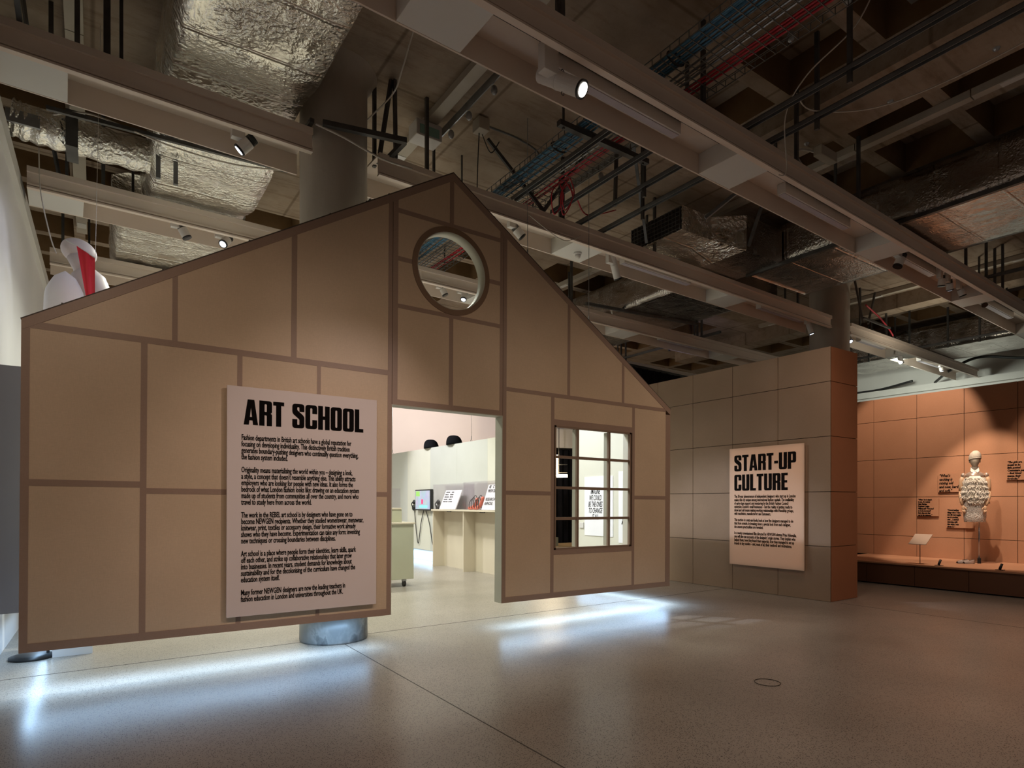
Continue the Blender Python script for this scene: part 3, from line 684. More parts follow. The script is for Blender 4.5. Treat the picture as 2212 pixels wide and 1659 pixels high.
leaning(6.16, 6.3, 9.45, 10.02, 1.255, 1.74, .17, 'white board with bold black words leaning in the nearer acrylic case', txt="RE   C\nPREVI DDC\n\nRESEARCH\nANNOUL", size=.085)
def sandal(x, y, z, k, label, m):
    t = thing('sculpted_shoe', label, 'shoe', (x, y, z))
    obj('sole', MB().tube(arc([(x, y+.22, z+.02), (x, y+.10, z+.03), (x, y-.02, z+.10), (x, y-.10, z+.22*k)], 6), [.035]*18+[.02], 8), m, t, True)
    for i in range(3):
        q = y+.16-.08*i
        obj('strap', MB().tube(arc([(x-.04, q, z+.02), (x-.02, q+.03, z+.12+.05*i), (x+.03, q, z+.20+.03*i), (x+.04, q-.05, z+.03)], 5), .007, 5), M_black, t, True)
sandal(6.28, 10.45, 1.262, 1.0, 'coral strappy shoe in the nearer case, beside the case joint', M_coral); sandal(6.24, 10.18, 1.262, 1.1, 'coral and black strappy shoe in the nearer case, beside the lettered board', M_coral)
# screen with headphones
tv = thing('wall_screen', 'black-framed screen showing a colourful room, on the side wall left of the bench', 'screen', (6.38, 12.95, 1.22))
obj('housing', MB().box(6.36, 6.43, 12.56, 13.36, 1.21, 1.70), M_black, tv, bevel=.006)
obj('display', MB().box(6.353, 6.361, 12.59, 13.33, 1.24, 1.67), M_screen, tv)
pic = MB().box(6.351, 6.3535, 12.66, 12.80, 1.38, 1.44); obj('picture_patch', MB().box(6.350, 6.3535, 12.93, 13.01, 1.36, 1.47), mat('screen_pink', (.5,.02,.1), .3, emit=(.9,.05,.2), es=.7), tv)
obj('picture_patch', MB().box(6.350, 6.3535, 12.70, 13.10, 1.27, 1.33), mat('screen_cyan', (.1,.5,.6), .3, emit=(.3,.75,.85), es=.8), tv); obj('picture_patch', MB().box(6.350, 6.3535, 13.10, 13.30, 1.54, 1.66), mat('screen_green', (.2,.4,.1), .3, emit=(.3,.6,.12), es=.7), tv)
for yy, yc, lab in ((13.50, 13.0, 'black headphones hanging left of the screen'), (12.26, 12.9, 'black headphones hanging right of the screen')):
    hp = thing('headphones', lab, 'headphones', (6.40, yy, 1.3))
    obj('earcup', MB().ball((6.40, yy, 1.40), .035, .055, .06), M_black, hp, True); obj('earcup', MB().ball((6.40, yy+.03, 1.27), .035, .07, .07), M_black, hp, True)
    obj('headband', MB().tube(arc([(6.38, yy, 1.42), (6.36, yy+.06, 1.36), (6.38, yy+.03, 1.26)], 5), .012, 6), M_black, hp, True)
    obj('cord', MB().tube(arc([(6.41, yy, 1.24), (6.41, yy*.9+yc*.1, .9), (6.41, yy*.6+yc*.4, .42), (6.41, yy*.3+yc*.7, .9), (6.41, yc, 1.22)], 10), .010, 5), M_blackc, hp, True)
# trolley
tr = thing('display_trolley', 'sage green trolley cabinet on black castors at the left of the doorway view', 'cabinet', (3.9, 9.6, 0))
obj('body', MB().box(3.25, 4.42, 9.34, 9.90, .125, 1.04), M_sage, tr, bevel=.004); obj('worktop', MB().box(3.23, 4.44, 9.32, 9.92, 1.04, 1.065), M_ply, tr)
for x in (3.35, 4.28):
    c = obj('castor', MB().tube([(x-.018, 9.42, .05), (x+.018, 9.42, .05)], .05, 20), M_black, tr); obj('castor_fork', MB().box(x-.03, x+.03, 9.39, 9.45, .085, .125), M_galv, c)
tag(obj('display_riser', MB().box(3.95, 4.30, 9.55, 9.85, 1.066, 1.28), M_sage, bevel=.003), 'small sage riser box on the trolley top', 'box')
tag(obj('display_shelf', MB().box(3.20, 4.29, 9.54, 9.9, 1.281, 1.305), M_ply), 'thin pale shelf board on the riser box', 'shelf')
vit(3.25, 4.28, 9.56, 9.86, 1.306, 1.63, 'clear acrylic case on the trolley')
leaning_ = thing('display_sheet', 'white sheet with blue spots leaning in the trolley case', 'document', (3.8, 9.7, 1.31))
obj('board', MB().prism([(3.60, 1.31), (3.98, 1.31), (4.04, 1.56), (3.66, 1.56)], 9.68, 9.69), M_paper, leaning_)
for i, x in enumerate((3.78, 3.86, 3.92)): obj('blue_spot', MB().box(x, x+.025, 9.674, 9.68, 1.40, 1.47), M_bluec, leaning_)
tag(obj('leaflet', MB().prism([(3.70, 1.067), (3.98, 1.067), (4.0, 1.20), (3.72, 1.20)], 9.50, 9.51), M_paper), 'small white leaflet standing on the trolley top', 'leaflet')

# beyond the window opening: black drapes, pale header, neon letters, stage
def drape(label, p, q, z0, z1, m=M_curt, wl_=.22, amp=.05, name='stage_curtain'):
    p = Vector(p); q = Vector(q); L = (q-p).length; d = (q-p)/L; nrm = Vector((-d.y, d.x)); n = int(L/wl_*8)
    def f(u, v):
        s_ = u*L; a = amp*sin(2*pi*s_/wl_)*(1-.3*v); c = p+d*s_+nrm*a; return (c.x, c.y, z0+v*(z1-z0))
    t = thing(name, label, 'curtain', ((p.x+q.x)/2, (p.y+q.y)/2, z0))
    obj('pleats', MB().grid(f, n, 2), m, t, True)
    obj('curtain_rail', MB().bar((p.x, p.y, z1+.02), (q.x, q.y, z1+.02), .05), M_black, t)
drape('black pleated drape behind the gallery, above the partition and right of the facade roof', (8.6, 8.95), (14.5, 9.4), .02, 4.2)
drape('black pleated drape behind the neon sign', (11.0, 16.3), (15.5, 15.2), .02, 3.15)
drape('black drape in the far corner beyond the orange wall', (19.2, 9.6), (18.9, 13.0), .02, 4.55)
tag(obj('header_board', MB().bar((10.6, 16.2, 3.5), (15.5, 15.0, 3.5), .1, .62), M_white), 'pale header board over the far drape seen through the window', 'board')
tag(obj('stage_platform', MB().box(10.5, 14.6, 13.9, 15.2, 0, .10), M_floorw), 'low oak stage seen at the window lower left', 'platform')
tag(obj('stage_block', MB().box(11.1, 11.42, 14.2, 14.5, .101, .36), M_sage, bevel=.01), 'pale block standing on the low oak stage', 'block')
ns = thing('neon_sign', 'glowing warm-white angular neon letters seen through the window upper left', 'light', (11.6, 14.3, 2.0))
nb = MB(); c0 = Vector((10.95, 14.47, .08)); dx = Vector((.80, -.60, 0))
for a, b, c, d in ((0, 2.10, 0, 2.72), (0, 2.72, .36, 2.72), (.36, 2.72, .36, 2.10), (0, 2.10, .36, 2.10), (.48, 2.72, .48, 2.10), (.48, 2.10, .80, 2.10)):
    p = c0+dx*a; q = c0+dx*c; nb.tube([(p.x, p.y, b+.08), (q.x, q.y, d+.08)], .045, 8)
obj('neon_tube', nb, M_neon, ns, True)
fr = MB()
for z in (2.28, 2.52): p = c0-dx*.05; q = c0+dx*.85; fr.bar((p.x, p.y+.08, z), (q.x, q.y+.08, z), .02)
for u in (.1, .6): p = c0+dx*u; fr.bar((p.x, p.y+.08, 2.2), (p.x, p.y+.08, 5.8), .015)
obj('frame', fr, M_dark, ns)

# left side things: blue-grey hung panel, high mannequin, plinth, stand
tag(obj('hanging_panel', MB().box(-1.2, -.462, 6.16, 6.24, .53, 2.47), M_blueg), 'blue-grey board hanging at the far left edge beside the facade', 'partition')
tag(obj('display_plinth', MB().box(-.30, 0.0, 6.88, 7.5, 0, 2.05), M_wallw), 'tall white plinth whose foot shows under the facade left end', 'plinth')
st = thing('round_stand', 'black round-footed stand whose base shows under the facade left corner', 'stand', (-.42, 7.0, 0))
obj('foot', MB().rings([(-.45, 6.98, 0, .17, .17), (-.45, 6.98, .02, .17, .17), (-.45, 6.98, .035, .12, .12)], 32), M_black, st, True); obj('pole', MB().cylx((-.335, 6.98, .03), .012, 1.3), M_black, st)
mq = thing('mannequin', 'pale mannequin in white high on its plinth above the left roof slope', 'mannequin', (-.15, 7.2, 2.05))
hm = Matrix.Rotation(RAD(18), 3, 'Y')
obj('head', MB().ball((-.11, 7.30, 3.84), .15, .125, .12, 24, 16, hm).tube([(-.10, 7.30, 3.80), (-.07, 7.30, 3.68), (-.04, 7.30, 3.55)], [.118, .09, .088], 24), M_head, mq, True)
obj('neckline', MB().tube([(-.09, 7.30, 3.66), (-.03, 7.30, 3.56), (.02, 7.32, 3.43), (.03, 7.34, 3.2)], [.10, .15, .16, .15], 24), M_head, mq, True)
def sleeve(u, v):
    a = 2*pi*u; z = 3.60-1.5*v; e_ = min(1, v*7)**.5; rx = .150*e_*(1+.12*v)+.004; ry = .13*e_*(1+.2*v)+.004
    k = 1+.05*sin(a*7)*min(1, v*2); return (-.215-.03*v+rx*k*cos(a), 7.20+ry*k*sin(a), z)
obj('white_sleeve', MB().grid(sleeve, 56, 24), M_cloth, mq, True)
ban = thing('red_banner', 'bright red cloth hanging from a slim rod beside the high mannequin', 'banner', (.0, 6.8, 3.0))
obj('rod', MB().tube([(-.20, 6.82, 3.765), (-.12, 6.80, 3.725), (.022, 6.78, 3.638)], .005, 6), M_white, ban)
def bf(u, v):
    return (-.12+u*.138+v*.17*(1-u)*1.0, 6.785+.006*sin(u*9+v*2)*(.4+v)+.05*u*v, 3.720-u*.082-v*1.10)
obj('cloth', MB().grid(bf, 24, 16), M_red, ban, True)
obj('suspension_thread', MB().tube([(.020, 6.78, 3.638), (.06, 6.80, 5.80)], .002, 5), M_flex, ban)
cable('drooping_flex', [(-.42, 7.3, 4.75), (-.40, 7.2, 4.3), (-.33, 7.15, 3.9), (-.28, 7.1, 3.72)], .006, M_flex, 'cream flex hanging beside the high mannequin head')

# ============================================================ PARTITION BLOCK (taupe tiled) and its sign
P_ = .776; BX, BY, BH = 8.52, 4.53, 3.585
pb = thing('partition_block', 'tall taupe partition of square boards with rust-coloured end, carrying the START-UP panel', 'partition', (BX, BY, 0))
obj('core', MB().box(BX+.012, BX+.72, BY+.012, 10.1, 0, BH-.004), M_gap, pb)
zj = [0, .775, 1.55, 2.33, 3.10, BH]; yj = [BY]+[5.33+.79*i for i in range(7)]
def tiles(parent, m, kind):
    for i in range(len(yj)-1):
        for j in range(5): obj('wall_board', MB().box(BX, BX+.011, yj[i]+(.004 if i else 0), yj[i+1]-.004, zj[j]+.004, zj[j+1]-(.004 if j < 4 else 0)), m, parent)
tiles(pb, M_board, 0)
for j in range(5): obj('wall_board', MB().box(BX+.001, BX+.74, BY, BY+.011, zj[j]+.004, zj[j+1]-(.004 if j < 4 else 0)), M_board2, pb, label='rust-brown end board')
sg2 = thing('text_panel', 'peach START-UP CULTURE text panel on the taupe partition', 'sign', (8.48, 5.5, .41))
obj('board', MB().box(8.462, 8.482, 4.885, 6.136, .410, 2.256), M_sign2, sg2, bevel=.002); obj('spacer', MB().box(8.482, 8.519, 5.0, 6.0, .6, .66).box(8.482, 8.519, 5.0, 6.0, 2.0, 2.06), M_edge, sg2)
def yhead(text, ya, yb, z0, z1, x):
    mb = headline(text, 0, abs(ya-yb), z0, z1, 0); mb.v = [(x+v[1], ya-v[0], v[2]) for v in mb.v]; return mb
obj('headline', yhead('START-UP', 6.045, 5.005, 1.893, 2.145, 8.459), M_ink, sg2, label='black condensed capitals reading START-UP')
obj('headline', yhead('CULTURE', 6.045, 5.135, 1.583, 1.838, 8.459), M_ink, sg2, label='black condensed capitals reading CULTURE')
paragraphs(P2, 8.460, 6.045, 1.472, (0, -1, 0), 1.045, .0545, .066, sg2, .82, .0017)

# ============================================================ ORANGE WALL, PLINTH, QUOTES
OX = 12.79
ow = thing('display_wall', 'orange wall of square boards behind the dressed mannequin', 'partition', (OX, 4, 0))
obj('core', MB().box(OX+.012, OX+.2, .6, 6.70, 0, 3.425), M_gap, ow)
yb = [6.70, 5.94, 5.174, 4.415, 3.65, 2.89, 2.13, 1.37, .61]; zb = [.375, .757, 1.499, 2.232, 2.984, 3.43]
for i in range(len(yb)-1):
    for j in range(5): obj('wall_board', MB().box(OX, OX+.011, yb[i+1]+.004, yb[i]-.004, zb[j]+(.004 if j else 0), zb[j+1]-(.004 if j < 4 else 0)), M_orange, ow)
PE = 6.05
pl = thing('display_plinth', 'long low plinth with orange top and dark brown front below the orange wall', 'plinth', (11.95, 4, 0))
obj('deck', MB().box(11.12, OX-.002, .6, PE, .352, .377), M_orange, pl); obj('core', MB().box(11.16, OX-.01, .62, PE-.02, .03, .351), M_gap, pl)
for i in range(7): obj('front_board', MB().box(11.145, 11.159, PE-(i+1)*.755+.004, PE-i*.755-.004, .02, .350), mat('brown_board', (.14, .06, .03), .5) if i == 0 else bpy.data.materials['brown_board'], pl)
def quote(label, body, y0, y1, z0, z1, size):
    t = thing('quote_plaque', label, 'sign', (OX-.03, (y0+y1)/2, z0))
    obj('board', MB().box(OX-.030, OX-.016, y1, y0, z0, z1), M_orange, t, bevel=.001); obj('spacer', MB().box(OX-.016, OX-.0005, y1+.06, y0-.06, z0+.08, z1-.08), M_gap, t)
    put_text(text_mesh(body, size*1.06, .72 if size > .045 else .62, .94, .0024, .22, res=1), (OX-.032, y0-.018, z1-size*.95), (0, -1, 0), 'quotation', t)
quote('upper quote plaque left of the mannequin, reading What’s exciting is mixing old and new', "“What’s\nexciting is\nmixing old\nand new, hard\nand soft.”", 4.81, 4.42, 1.585, 1.925, .068)
quote('leftmost small quote plaque, farthest from the mannequin', "“What I do is simple\nto me. At Central\nSaint Martins,\nProfessor Louise\nWilson said: ‘You need\nto look at yourself\nfirst, then put that\nout in the universe.’”", 5.155, 4.80, 1.145, 1.475, .0415)
quote('lower quote plaque partly behind the mannequin skirt', "“I loved making\nthings since I was a\nkid. My dad taught\nme to crochet,\nsew ... I started\ninterning with\nhim when I was\nabout 11.”", 4.68, 4.26, .94, 1.285, .0425)
quote('quote plaque at the right edge of the orange wall reading The girls are meant', "“The girls are\nmeant to be\nlittle ponies!\nConnemara ponies\n– their blond\nmanes, their\nforelocks.”", 3.80, 3.34, 1.775, 2.105, .0465)

# dressed mannequin.  built in a local frame: u = to the viewer's right, w = towards the viewer
FX, FY, FZ = 12.20, 4.06, .377
U = Vector((sin(YAW), -cos(YAW), 0)); Wd = Vector((-.93, -.36, 0)).normalized(); U = Vector((-Wd.y, Wd.x, 0)); U = -U if U.dot(Vector((sin(YAW), -cos(YAW), 0))) < 0 else U
def L2W(mb):
    mb.v = [tuple(Vector((FX, FY, 0))+U*v[0]*.80-Wd*v[1]*.88+Vector((0, 0, v[2]+FZ))) for v in mb.v]; return mb
dm = thing('dressed_mannequin', 'mannequin on a steel pole in a cream tufted dress with crochet skirt and knitted hat', 'mannequin', (FX, FY, FZ))
obj('pole', L2W(MB().cylx((.075, .02, .01), .015, .80)), M_chrome, dm, True)
obj('pole_base', L2W(MB().box(.045, .105, -.02, .05, 0, .09)), M_black, dm)
sk = [(0,0,.69,.175,.12),(0,0,.70,.185,.13),(0,0,.80,.195,.135),(0,0,.92,.20,.14),(0,0,1.02,.195,.14),(0,0,1.10,.18,.13)]
obj('crochet_skirt', L2W(MB().rings(sk, 40)), M_lace, dm, True)
bd = [(0,0,1.0,.185,.13),(0,0,1.1,.20,.15),(0,0,1.2,.19,.145),(0,0,1.3,.165,.13),(0,0,1.4,.15,.12),(0,0,1.46,.14,.11)]
obj('bodice', L2W(MB().rings(bd, 40)), M_fur, dm, True)
tf = MB(); rnd = random.Random(3)
def prof(z):
    for a, b in zip(bd, bd[1:]):
        if a[2] <= z <= b[2]: t = (z-a[2])/(b[2]-a[2]); return a[3]+(b[3]-a[3])*t, a[4]+(b[4]-a[4])*t
    return bd[-1][3], bd[-1][4]
for i in range(2600):
    z = 1.02+rnd.random()*.43; a = rnd.random()*2*pi
    if z < 1.13 and abs(cos(a)) > (z-.96)*5.0+.15 and sin(a) < 0: continue
    rx, ry = prof(z); p = Vector((rx*cos(a), ry*sin(a), z)); nr = Vector((cos(a)/rx, sin(a)/ry, 0)).normalized()
    row = .5+.5*sin(z*2*pi/.085); dn = (Vector((rnd.uniform(-.5, .5), rnd.uniform(-.2, .2), -1))+nr*.55).normalized(); ln = .038+.026*rnd.random()
    sd = dn.cross(nr).normalized()*.006; tp = p+nr*(.010+.022*row); m_ = tp+dn*ln*.5+nr*.008; e_ = tp+dn*ln
    tf.add([p-sd, p+sd, m_+sd*1.1, m_-sd*1.1, e_, m_+nr*.008], [(0,1,2,5),(0,5,3),(5,2,4),(5,4,3),(3,4,2)])
obj('tufts', L2W(tf), M_fur, dm, kind='stuff')
obj('satin_yoke', L2W(MB().rings([(0,0,1.43,.155,.105),(0,0,1.47,.175,.098),(0,0,1.50,.165,.085),(0,0,1.53,.10,.07),(0,0,1.545,.055,.055)], 32)), M_satin, dm, True)
obj('neck', L2W(MB().tube([(0, 0, 1.52), (0, 0, 1.58), (.003, -.006, 1.66)], [.052, .046, .05], 20)), M_linen, dm, True)
cl = MB()
for sgn in (-1, 1):
    cl.add([(0, -.062, 1.545), (sgn*.065, -.035, 1.60), (sgn*.075, -.06, 1.555), (sgn*.05, -.085, 1.515), (0, -.052, 1.550), (sgn*.060, -.020, 1.60), (sgn*.07, -.04, 1.55), (sgn*.045, -.075, 1.51)],
           [(0,1,2,3),(7,6,5,4),(0,4,5,1),(1,5,6,2),(2,6,7,3),(3,7,4,0)])
    cl.tube([(sgn*.064, -.028, 1.60), (sgn*.055, .04, 1.61), (0, .06, 1.615)], .012, 6)
obj('collar', L2W(cl), M_collar, dm)
hd = MB().ball((0, -.012, 1.725), .086, .095, .128, 28, 20); hd.v = [(x*(1-.22*max(0, (1.72-z)/.12)), y_*(1-.15*max(0, (1.72-z)/.12)), z) for x, y_, z in hd.v]
hd.ball((.088, .01, 1.715), .012, .02, .032, 10, 8); hd.ball((-.088, .01, 1.715), .012, .02, .032, 10, 8)
obj('head', L2W(hd), M_linen, dm, True)
def hatf(u, v):
    a = 2*pi*u; p = v*pi*.56; k = 1+.02*sin(p*26); rx = .108*sin(p)*k+.001; ry = .118*sin(p)*k+.001
    return (.004+rx*cos(a), .0+ry*sin(a), 1.763+.125*cos(p)+.012*cos(a)*sin(p)-.035*sin(a)*-1*sin(p)*0+.02*(-sin(a))*sin(p))
obj('knitted_hat', L2W(MB().grid(hatf, 32, 20)), N('oatmeal_knit', (.62, .54, .43), (.72, .64, .53), 60, .95, b_s=.5, b_scale=90), dm, True)
for sgn in (-1, 1):
    sx_ = sgn*.195; ex = sgn*.245; wx = sgn*.215 if sgn < 0 else sgn*.19; hx = sgn*.17 if sgn < 0 else sgn*.14
    sh_ = (sx_, 0, 1.475); el = (ex, .01, 1.20); wr = (wx, -.07 if sgn < 0 else -.12, .975)
    obj('shoulder_joint', L2W(MB().ball(sh_, .042, .045, .045)), M_satin, dm, True)
    ua = obj('upper_arm', L2W(MB().tube([sh_, (sx_*.7+ex*.3+sgn*.012, 0, 1.39), (sx_*.3+ex*.7+sgn*.006, .005, 1.28), el], [.030, .044, .038, .028], 16)), M_wood, dm, True)
    obj('elbow_joint', L2W(MB().ball(el, .032, .032, .024)), M_wood, dm, True)
    obj('forearm', L2W(MB().tube([el, ((el[0]*.65+wr[0]*.35)+sgn*.006, el[1]*.65+wr[1]*.35, 1.12), ((el[0]+wr[0]*2)/3, (el[1]+wr[1]*2)/3, 1.04), wr], [.027, .037, .030, .021], 16)), M_wood, dm, True)
    hn = obj('hand', L2W(MB().ball((hx*.5+wx*.5, wr[1]-.015, .925), .030, .018, .045, 14, 10)), M_wood, dm, True)
    fm = MB()
    for k in range(4):
        bx = hx*.5+wx*.5-sgn*(-.020+.013*k); ln = (.060, .068, .072, .062)[k]
        fm.tube([(bx, wr[1]-.015, .90), (bx-sgn*.008, wr[1]-.028, .90-ln*.45), (bx-sgn*.018, wr[1]-.022, .90-ln*.95)], [.008, .0075, .005], 8)
    fm.tube([(hx*.5+wx*.5-sgn*.018, wr[1]-.02, .945), (hx*.5+wx*.5-sgn*.045, wr[1]-.045, .915), (hx*.5+wx*.5-sgn*.052, wr[1]-.05, .885)], [.010, .009, .006], 8)
    obj('fingers', L2W(fm), M_wood, hn, True)
def shoe(u0, label):
    t = thing('court_shoe', label, 'shoe', tuple(Vector((FX, FY, FZ))+U*u0-Wd*(-.14)))
    rr = []
    for i in range(13):
        s_ = i/12; w_ = .036*(sin(pi*min(1, s_*.86+.10)))**.6; rr.append((-.13+.24*s_, w_, s_))
    up = MB(); V = []; F = []; n = 14
    for yy, w_, s_ in rr:
        hgt = (.050+.035*(s_-.42)) if s_ > .42 else .028 + .05*s_
        for k in range(n+1): a = pi*k/n; V.append((u0+w_*cos(a), yy-.10, .004+hgt*(sin(a)**.7)*(1 if s_ < .42 else .95)))
    for i in range(len(rr)-1):
        for k in range(n):
            if i > 4 and 4 <= k < n-4: continue
            F.append((i*(n+1)+k, i*(n+1)+k+1, (i+1)*(n+1)+k+1, (i+1)*(n+1)+k))
    up.add(V, F); up.v = [((x-u0)*1.25*cos(-.75)-(y_+.05)*1.1*sin(-.75)+u0, (x-u0)*1.25*sin(-.75)+(y_+.05)*1.1*cos(-.75)-.10, z*1.15) for x, y_, z in up.v]; obj('upper', L2W(up), M_silver, t, True)
    so = MB().box(u0-.030, u0+.030, -.20, 0, 0, .008); so.v = [((x-u0)*1.2*cos(-.75)-(y_+.05)*sin(-.75)+u0, (x-u0)*1.2*sin(-.75)+(y_+.05)*cos(-.75)-.10, z) for x, y_, z in so.v]; obj('sole', L2W(so), M_black, t)
shoe(-.17, 'left silver court shoe at the mannequin foot'); shoe(-.06, 'right silver court shoe at the mannequin foot, nearer the pole')
lb = thing('label_stand', 'small tilted caption plate on a thin post at the plinth edge left of the mannequin', 'label stand', (11.35, 4.36, .377))
lx, ly = 11.32, 4.53
obj('post', MB().cylx((lx, ly, .377), .006, .33), M_dark, lb); obj('caption_plate', MB().add([(lx-.06, ly+.15, .70), (lx-.06, ly-.11, .70), (lx+.12, ly-.14, .86), (lx+.12, ly+.12, .86), (lx-.06, ly+.15, .708), (lx-.06, ly-.11, .708), (lx+.12, ly-.14, .868), (lx+.12, ly+.12, .868)],
    [(0,3,2,1),(4,5,6,7),(0,1,5,4),(1,2,6,5),(2,3,7,6),(3,0,4,7)]), M_sign2, lb)
obj('foot', MB().rings([(lx, ly, .377, .06, .06), (lx, ly, .385, .06, .06)], 20), M_orange, lb)
def uplight(x, y, label):
    t = thing('plinth_spotlight', label, 'lamp', (x, y, .377))
    obj('foot', MB().box(x-.045, x+.045, y-.05, y+.05, .377, .384), M_black, t); obj('barrel', MB().tube([(x-.01, y, .39), (x+.03, y-.015, .47)], .018, 12), M_black, t, True)
uplight(11.28, 4.24, 'tiny black spotlight on the plinth edge beside the caption stand'); uplight(11.27, 3.43, 'tiny black spotlight on the plinth edge right of the mannequin pole')

# ============================================================ CEILING SERVICES
HB = 4.76; ROT = RAD(1.7); ct, sn = cos(ROT), sin(ROT)
def trough(label, x0, x1, yb_, covers, rods, tracks=True):
    """yb_: y of the near lip where x = 2; built in a frame turned by ROT"""
    t = thing('lighting_trough', label, 'ceiling trough', (2, yb_, HB), rot=(0, 0, ROT))
    a, b = (x0-2), (x1-2); A, B_2 = 2+a, 2+b; y = yb_; W2 = .50
    mb = MB().box(A, B_2, y, y+W2, HB+.205, HB+.225).box(A, B_2, y, y+.016, HB+.0, HB+.205).box(A, B_2, y+W2-.016, y+W2, HB, HB+.205)
    mb.box(A, B_2, y-.028, y+.03, HB-.004, HB+.012).box(A, B_2, y-.016, y, HB+.03, HB+.05).box(A, B_2, y-.03, y, HB+.165, HB+.225)
    obj('shell', mb, M_trough, t)
    segs = []; c_ = A
    for p, q in sorted(covers):
        o = obj('cover_box', MB().box(p, q, y+.017, y+W2-.017, HB+.001, HB+.204), M_white, t, bevel=.003)
    if tracks: obj('track', MB().box(A+.1, B_2-.1, y+.20, y+.235, HB+.188, HB+.2045), M_track, t)
    for x in rods:
        obj('hanger_rod', MB().box(x-.018, x+.018, y+.02, y+.054, HB+.2251, HC), M_dark, t)
        obj('hanger_rod', MB().box(x+.32-.014, x+.32+.014, y+W2-.05, y+W2-.022, HB+.2251, HC), M_dark, t)
    return t
cov = lambda k0, k1, off=1.76: [(off+3.37*k, off+3.37*k+.52) for k in range(k0, k1)]
trough('nearest white trough crossing the whole ceiling from upper left to far right', -.6, 19.6, 3.50, cov(0, 5), [-.2, 2.9, 4.6, 6.2, 7.6, 11.1, 12.8, 14.3, 16.0])
trough('white trough left of the concrete column with one lit spotlight', -.66, 1.74, 5.94, [(-.66, -.16)], [-.1])
trough('white trough between the two concrete columns, passing behind the gable', 2.42, 11.72, 5.94, cov(1, 3), [3.0, 4.95, 6.7, 10.6])
trough('white trough beyond the far concrete column', 12.5, 19.6, 5.94, cov(3, 5), [13.0, 14.2, 15.4, 17.4])
trough('third white trough from the camera, behind the high mannequin and over the drapes', -.58, 17.0, 8.38, [(-.58, -.08)]+cov(1, 5), [.1, 3.3, 5.2, 7.2, 11.0])
trough('farthest white trough, low in the gap behind the gable', -.5, 17.0, 10.85, cov(0, 4), [-.35, 2.6, 5.4, 7.0, 11])
def T(x, y, z):                               # trough frame -> world, y relative to that trough's near lip
    return lambda yb_: (2+(x-2)*ct-y*sn, yb_+(x-2)*sn+y*ct, z)
def lum(yb_, x0, x1, label):
    t = thing('linear_luminaire', label, 'ceiling light', (2, yb_, HB), rot=(0, 0, ROT))
    obj('housing', MB().box(x0, x1, yb_+.245, yb_+.345, HB+.085, HB+.203), M_lamp, t, bevel=.003); obj('diffuser', MB().box(x0+.01, x1-.01, yb_+.262, yb_+.330, HB+.079, HB+.086), M_lilac, t)
lum(3.5, 2.95, 4.55, 'long box lamp in the nearest trough right beside the big projector')
lum(3.5, 6.35, 7.85, 'long box lamp in the nearest trough between second and third cover boxes')
lum(3.5, 9.35, 10.55, 'long box lamp in the nearest trough beside the spotlight cluster'); lum(3.5, 12.6, 14.2, 'long box lamp in the nearest trough beyond the spotlight cluster')
lum(5.94, 6.3, 7.8, 'long box lamp in the middle trough right of the smoke detector'); lum(5.94, 9.75, 11.2, 'long box lamp in the middle trough just before the far column')
lum(5.94, 13.5, 14.7, 'long box lamp in the trough beyond the far column, nearer it'); lum(5.94, 16.6, 18.0, 'long box lamp at the far end of the trough beyond the column')
lum(8.38, 9.9, 11.4, 'long box lamp in the third trough above the partition')
lum(5.94, 3.0, 4.05, 'long box lamp in the middle trough beside the gable peak')
def spotlamp(yb_, x, to, label, size=1., lit=None, long=False, drop=.13):
    t = thing('track_spotlight', label, 'spotlight', (2, yb_, HB), rot=(0, 0, ROT))
    px, py, pz = x, yb_+.22, HB+.19
    obj('driver_box', MB().box(px-.05*size, px+.05*size, py-.03*size, py+.03*size, pz-drop*size-.02, pz), M_lamp, t, bevel=.004)
    d = Vector(to).normalized(); c = Vector((px+.075*size, py, pz-drop*size-.03)); L = (.30 if long else .15)*size; rad = (.048 if long else .05)*size
    obj('bracket', MB().bar((px+.03*size, py, pz-drop*size), tuple(c), .02*size, .03*size), M_lamp, t)
    a = c-d*L*.45; b = c+d*L*.55
    if long: obj('barrel', MB().tube([a, a+d*L*.42, a+d*L*.425, a+d*L*.45, a+d*L*.455, b], [rad*.92, rad*.92, rad, rad, rad*.96, rad*.96], 24), M_lamp, t)
    else:
        obj('barrel', MB().tube([a+d*L*.35, b], rad, 24), M_lamp, t); fins = MB()
        for k in range(5): fins.tube([a+d*L*(.0+.075*k), a+d*L*(.03+.075*k)], rad*.92, 20)
        obj('cooling_fins', fins, M_dark, t)
    obj('snoot_rim', MB().tube([b-d*.004, b+d*.012*size], rad*1.02, 24), M_black, t)
    obj('lens', MB().tube([b+d*.0125*size, b+d*.015*size], rad*.74, 24), lit or M_black, t)
    if long:
        k_ = MB()
        for s_ in (-1, 1):
            q = a+d*L*.55+Vector((0, 0, s_*rad)); k_.tube([q+Vector((.014*cos(i*pi/5), 0, s_*.02+.014*sin(i*pi/5))) for i in range(11)], .003, 5)
        obj('shutter_knob', k_, M_black, t)
spotlamp(3.5, 2.92, (.30, -.68, -.50), 'big white framing projector, lit, hanging from the nearest trough', 1.4, M_bulb, True, .15)
spotlamp(3.5, 9.15, (-.3, .2, -.8), 'finned spotlight in the nearest trough just past the third cover box', 1.2)
spotlamp(3.5, 10.62, (.1, .1, -1), 'leftmost finned spotlight of the cluster in the nearest trough', 1.)
spotlamp(3.5, 10.92, (.4, .05, -.9), 'middle lit spotlight of the cluster in the nearest trough', 1., M_dimlens)
spotlamp(3.5, 11.40, (.3, -.2, -.9), 'rightmost finned spotlight of the cluster in the nearest trough', 1.)
spotlamp(3.5, 12.45, (-.5, -.3, -.7), 'spotlight in the nearest trough just past the far cover box', .9)
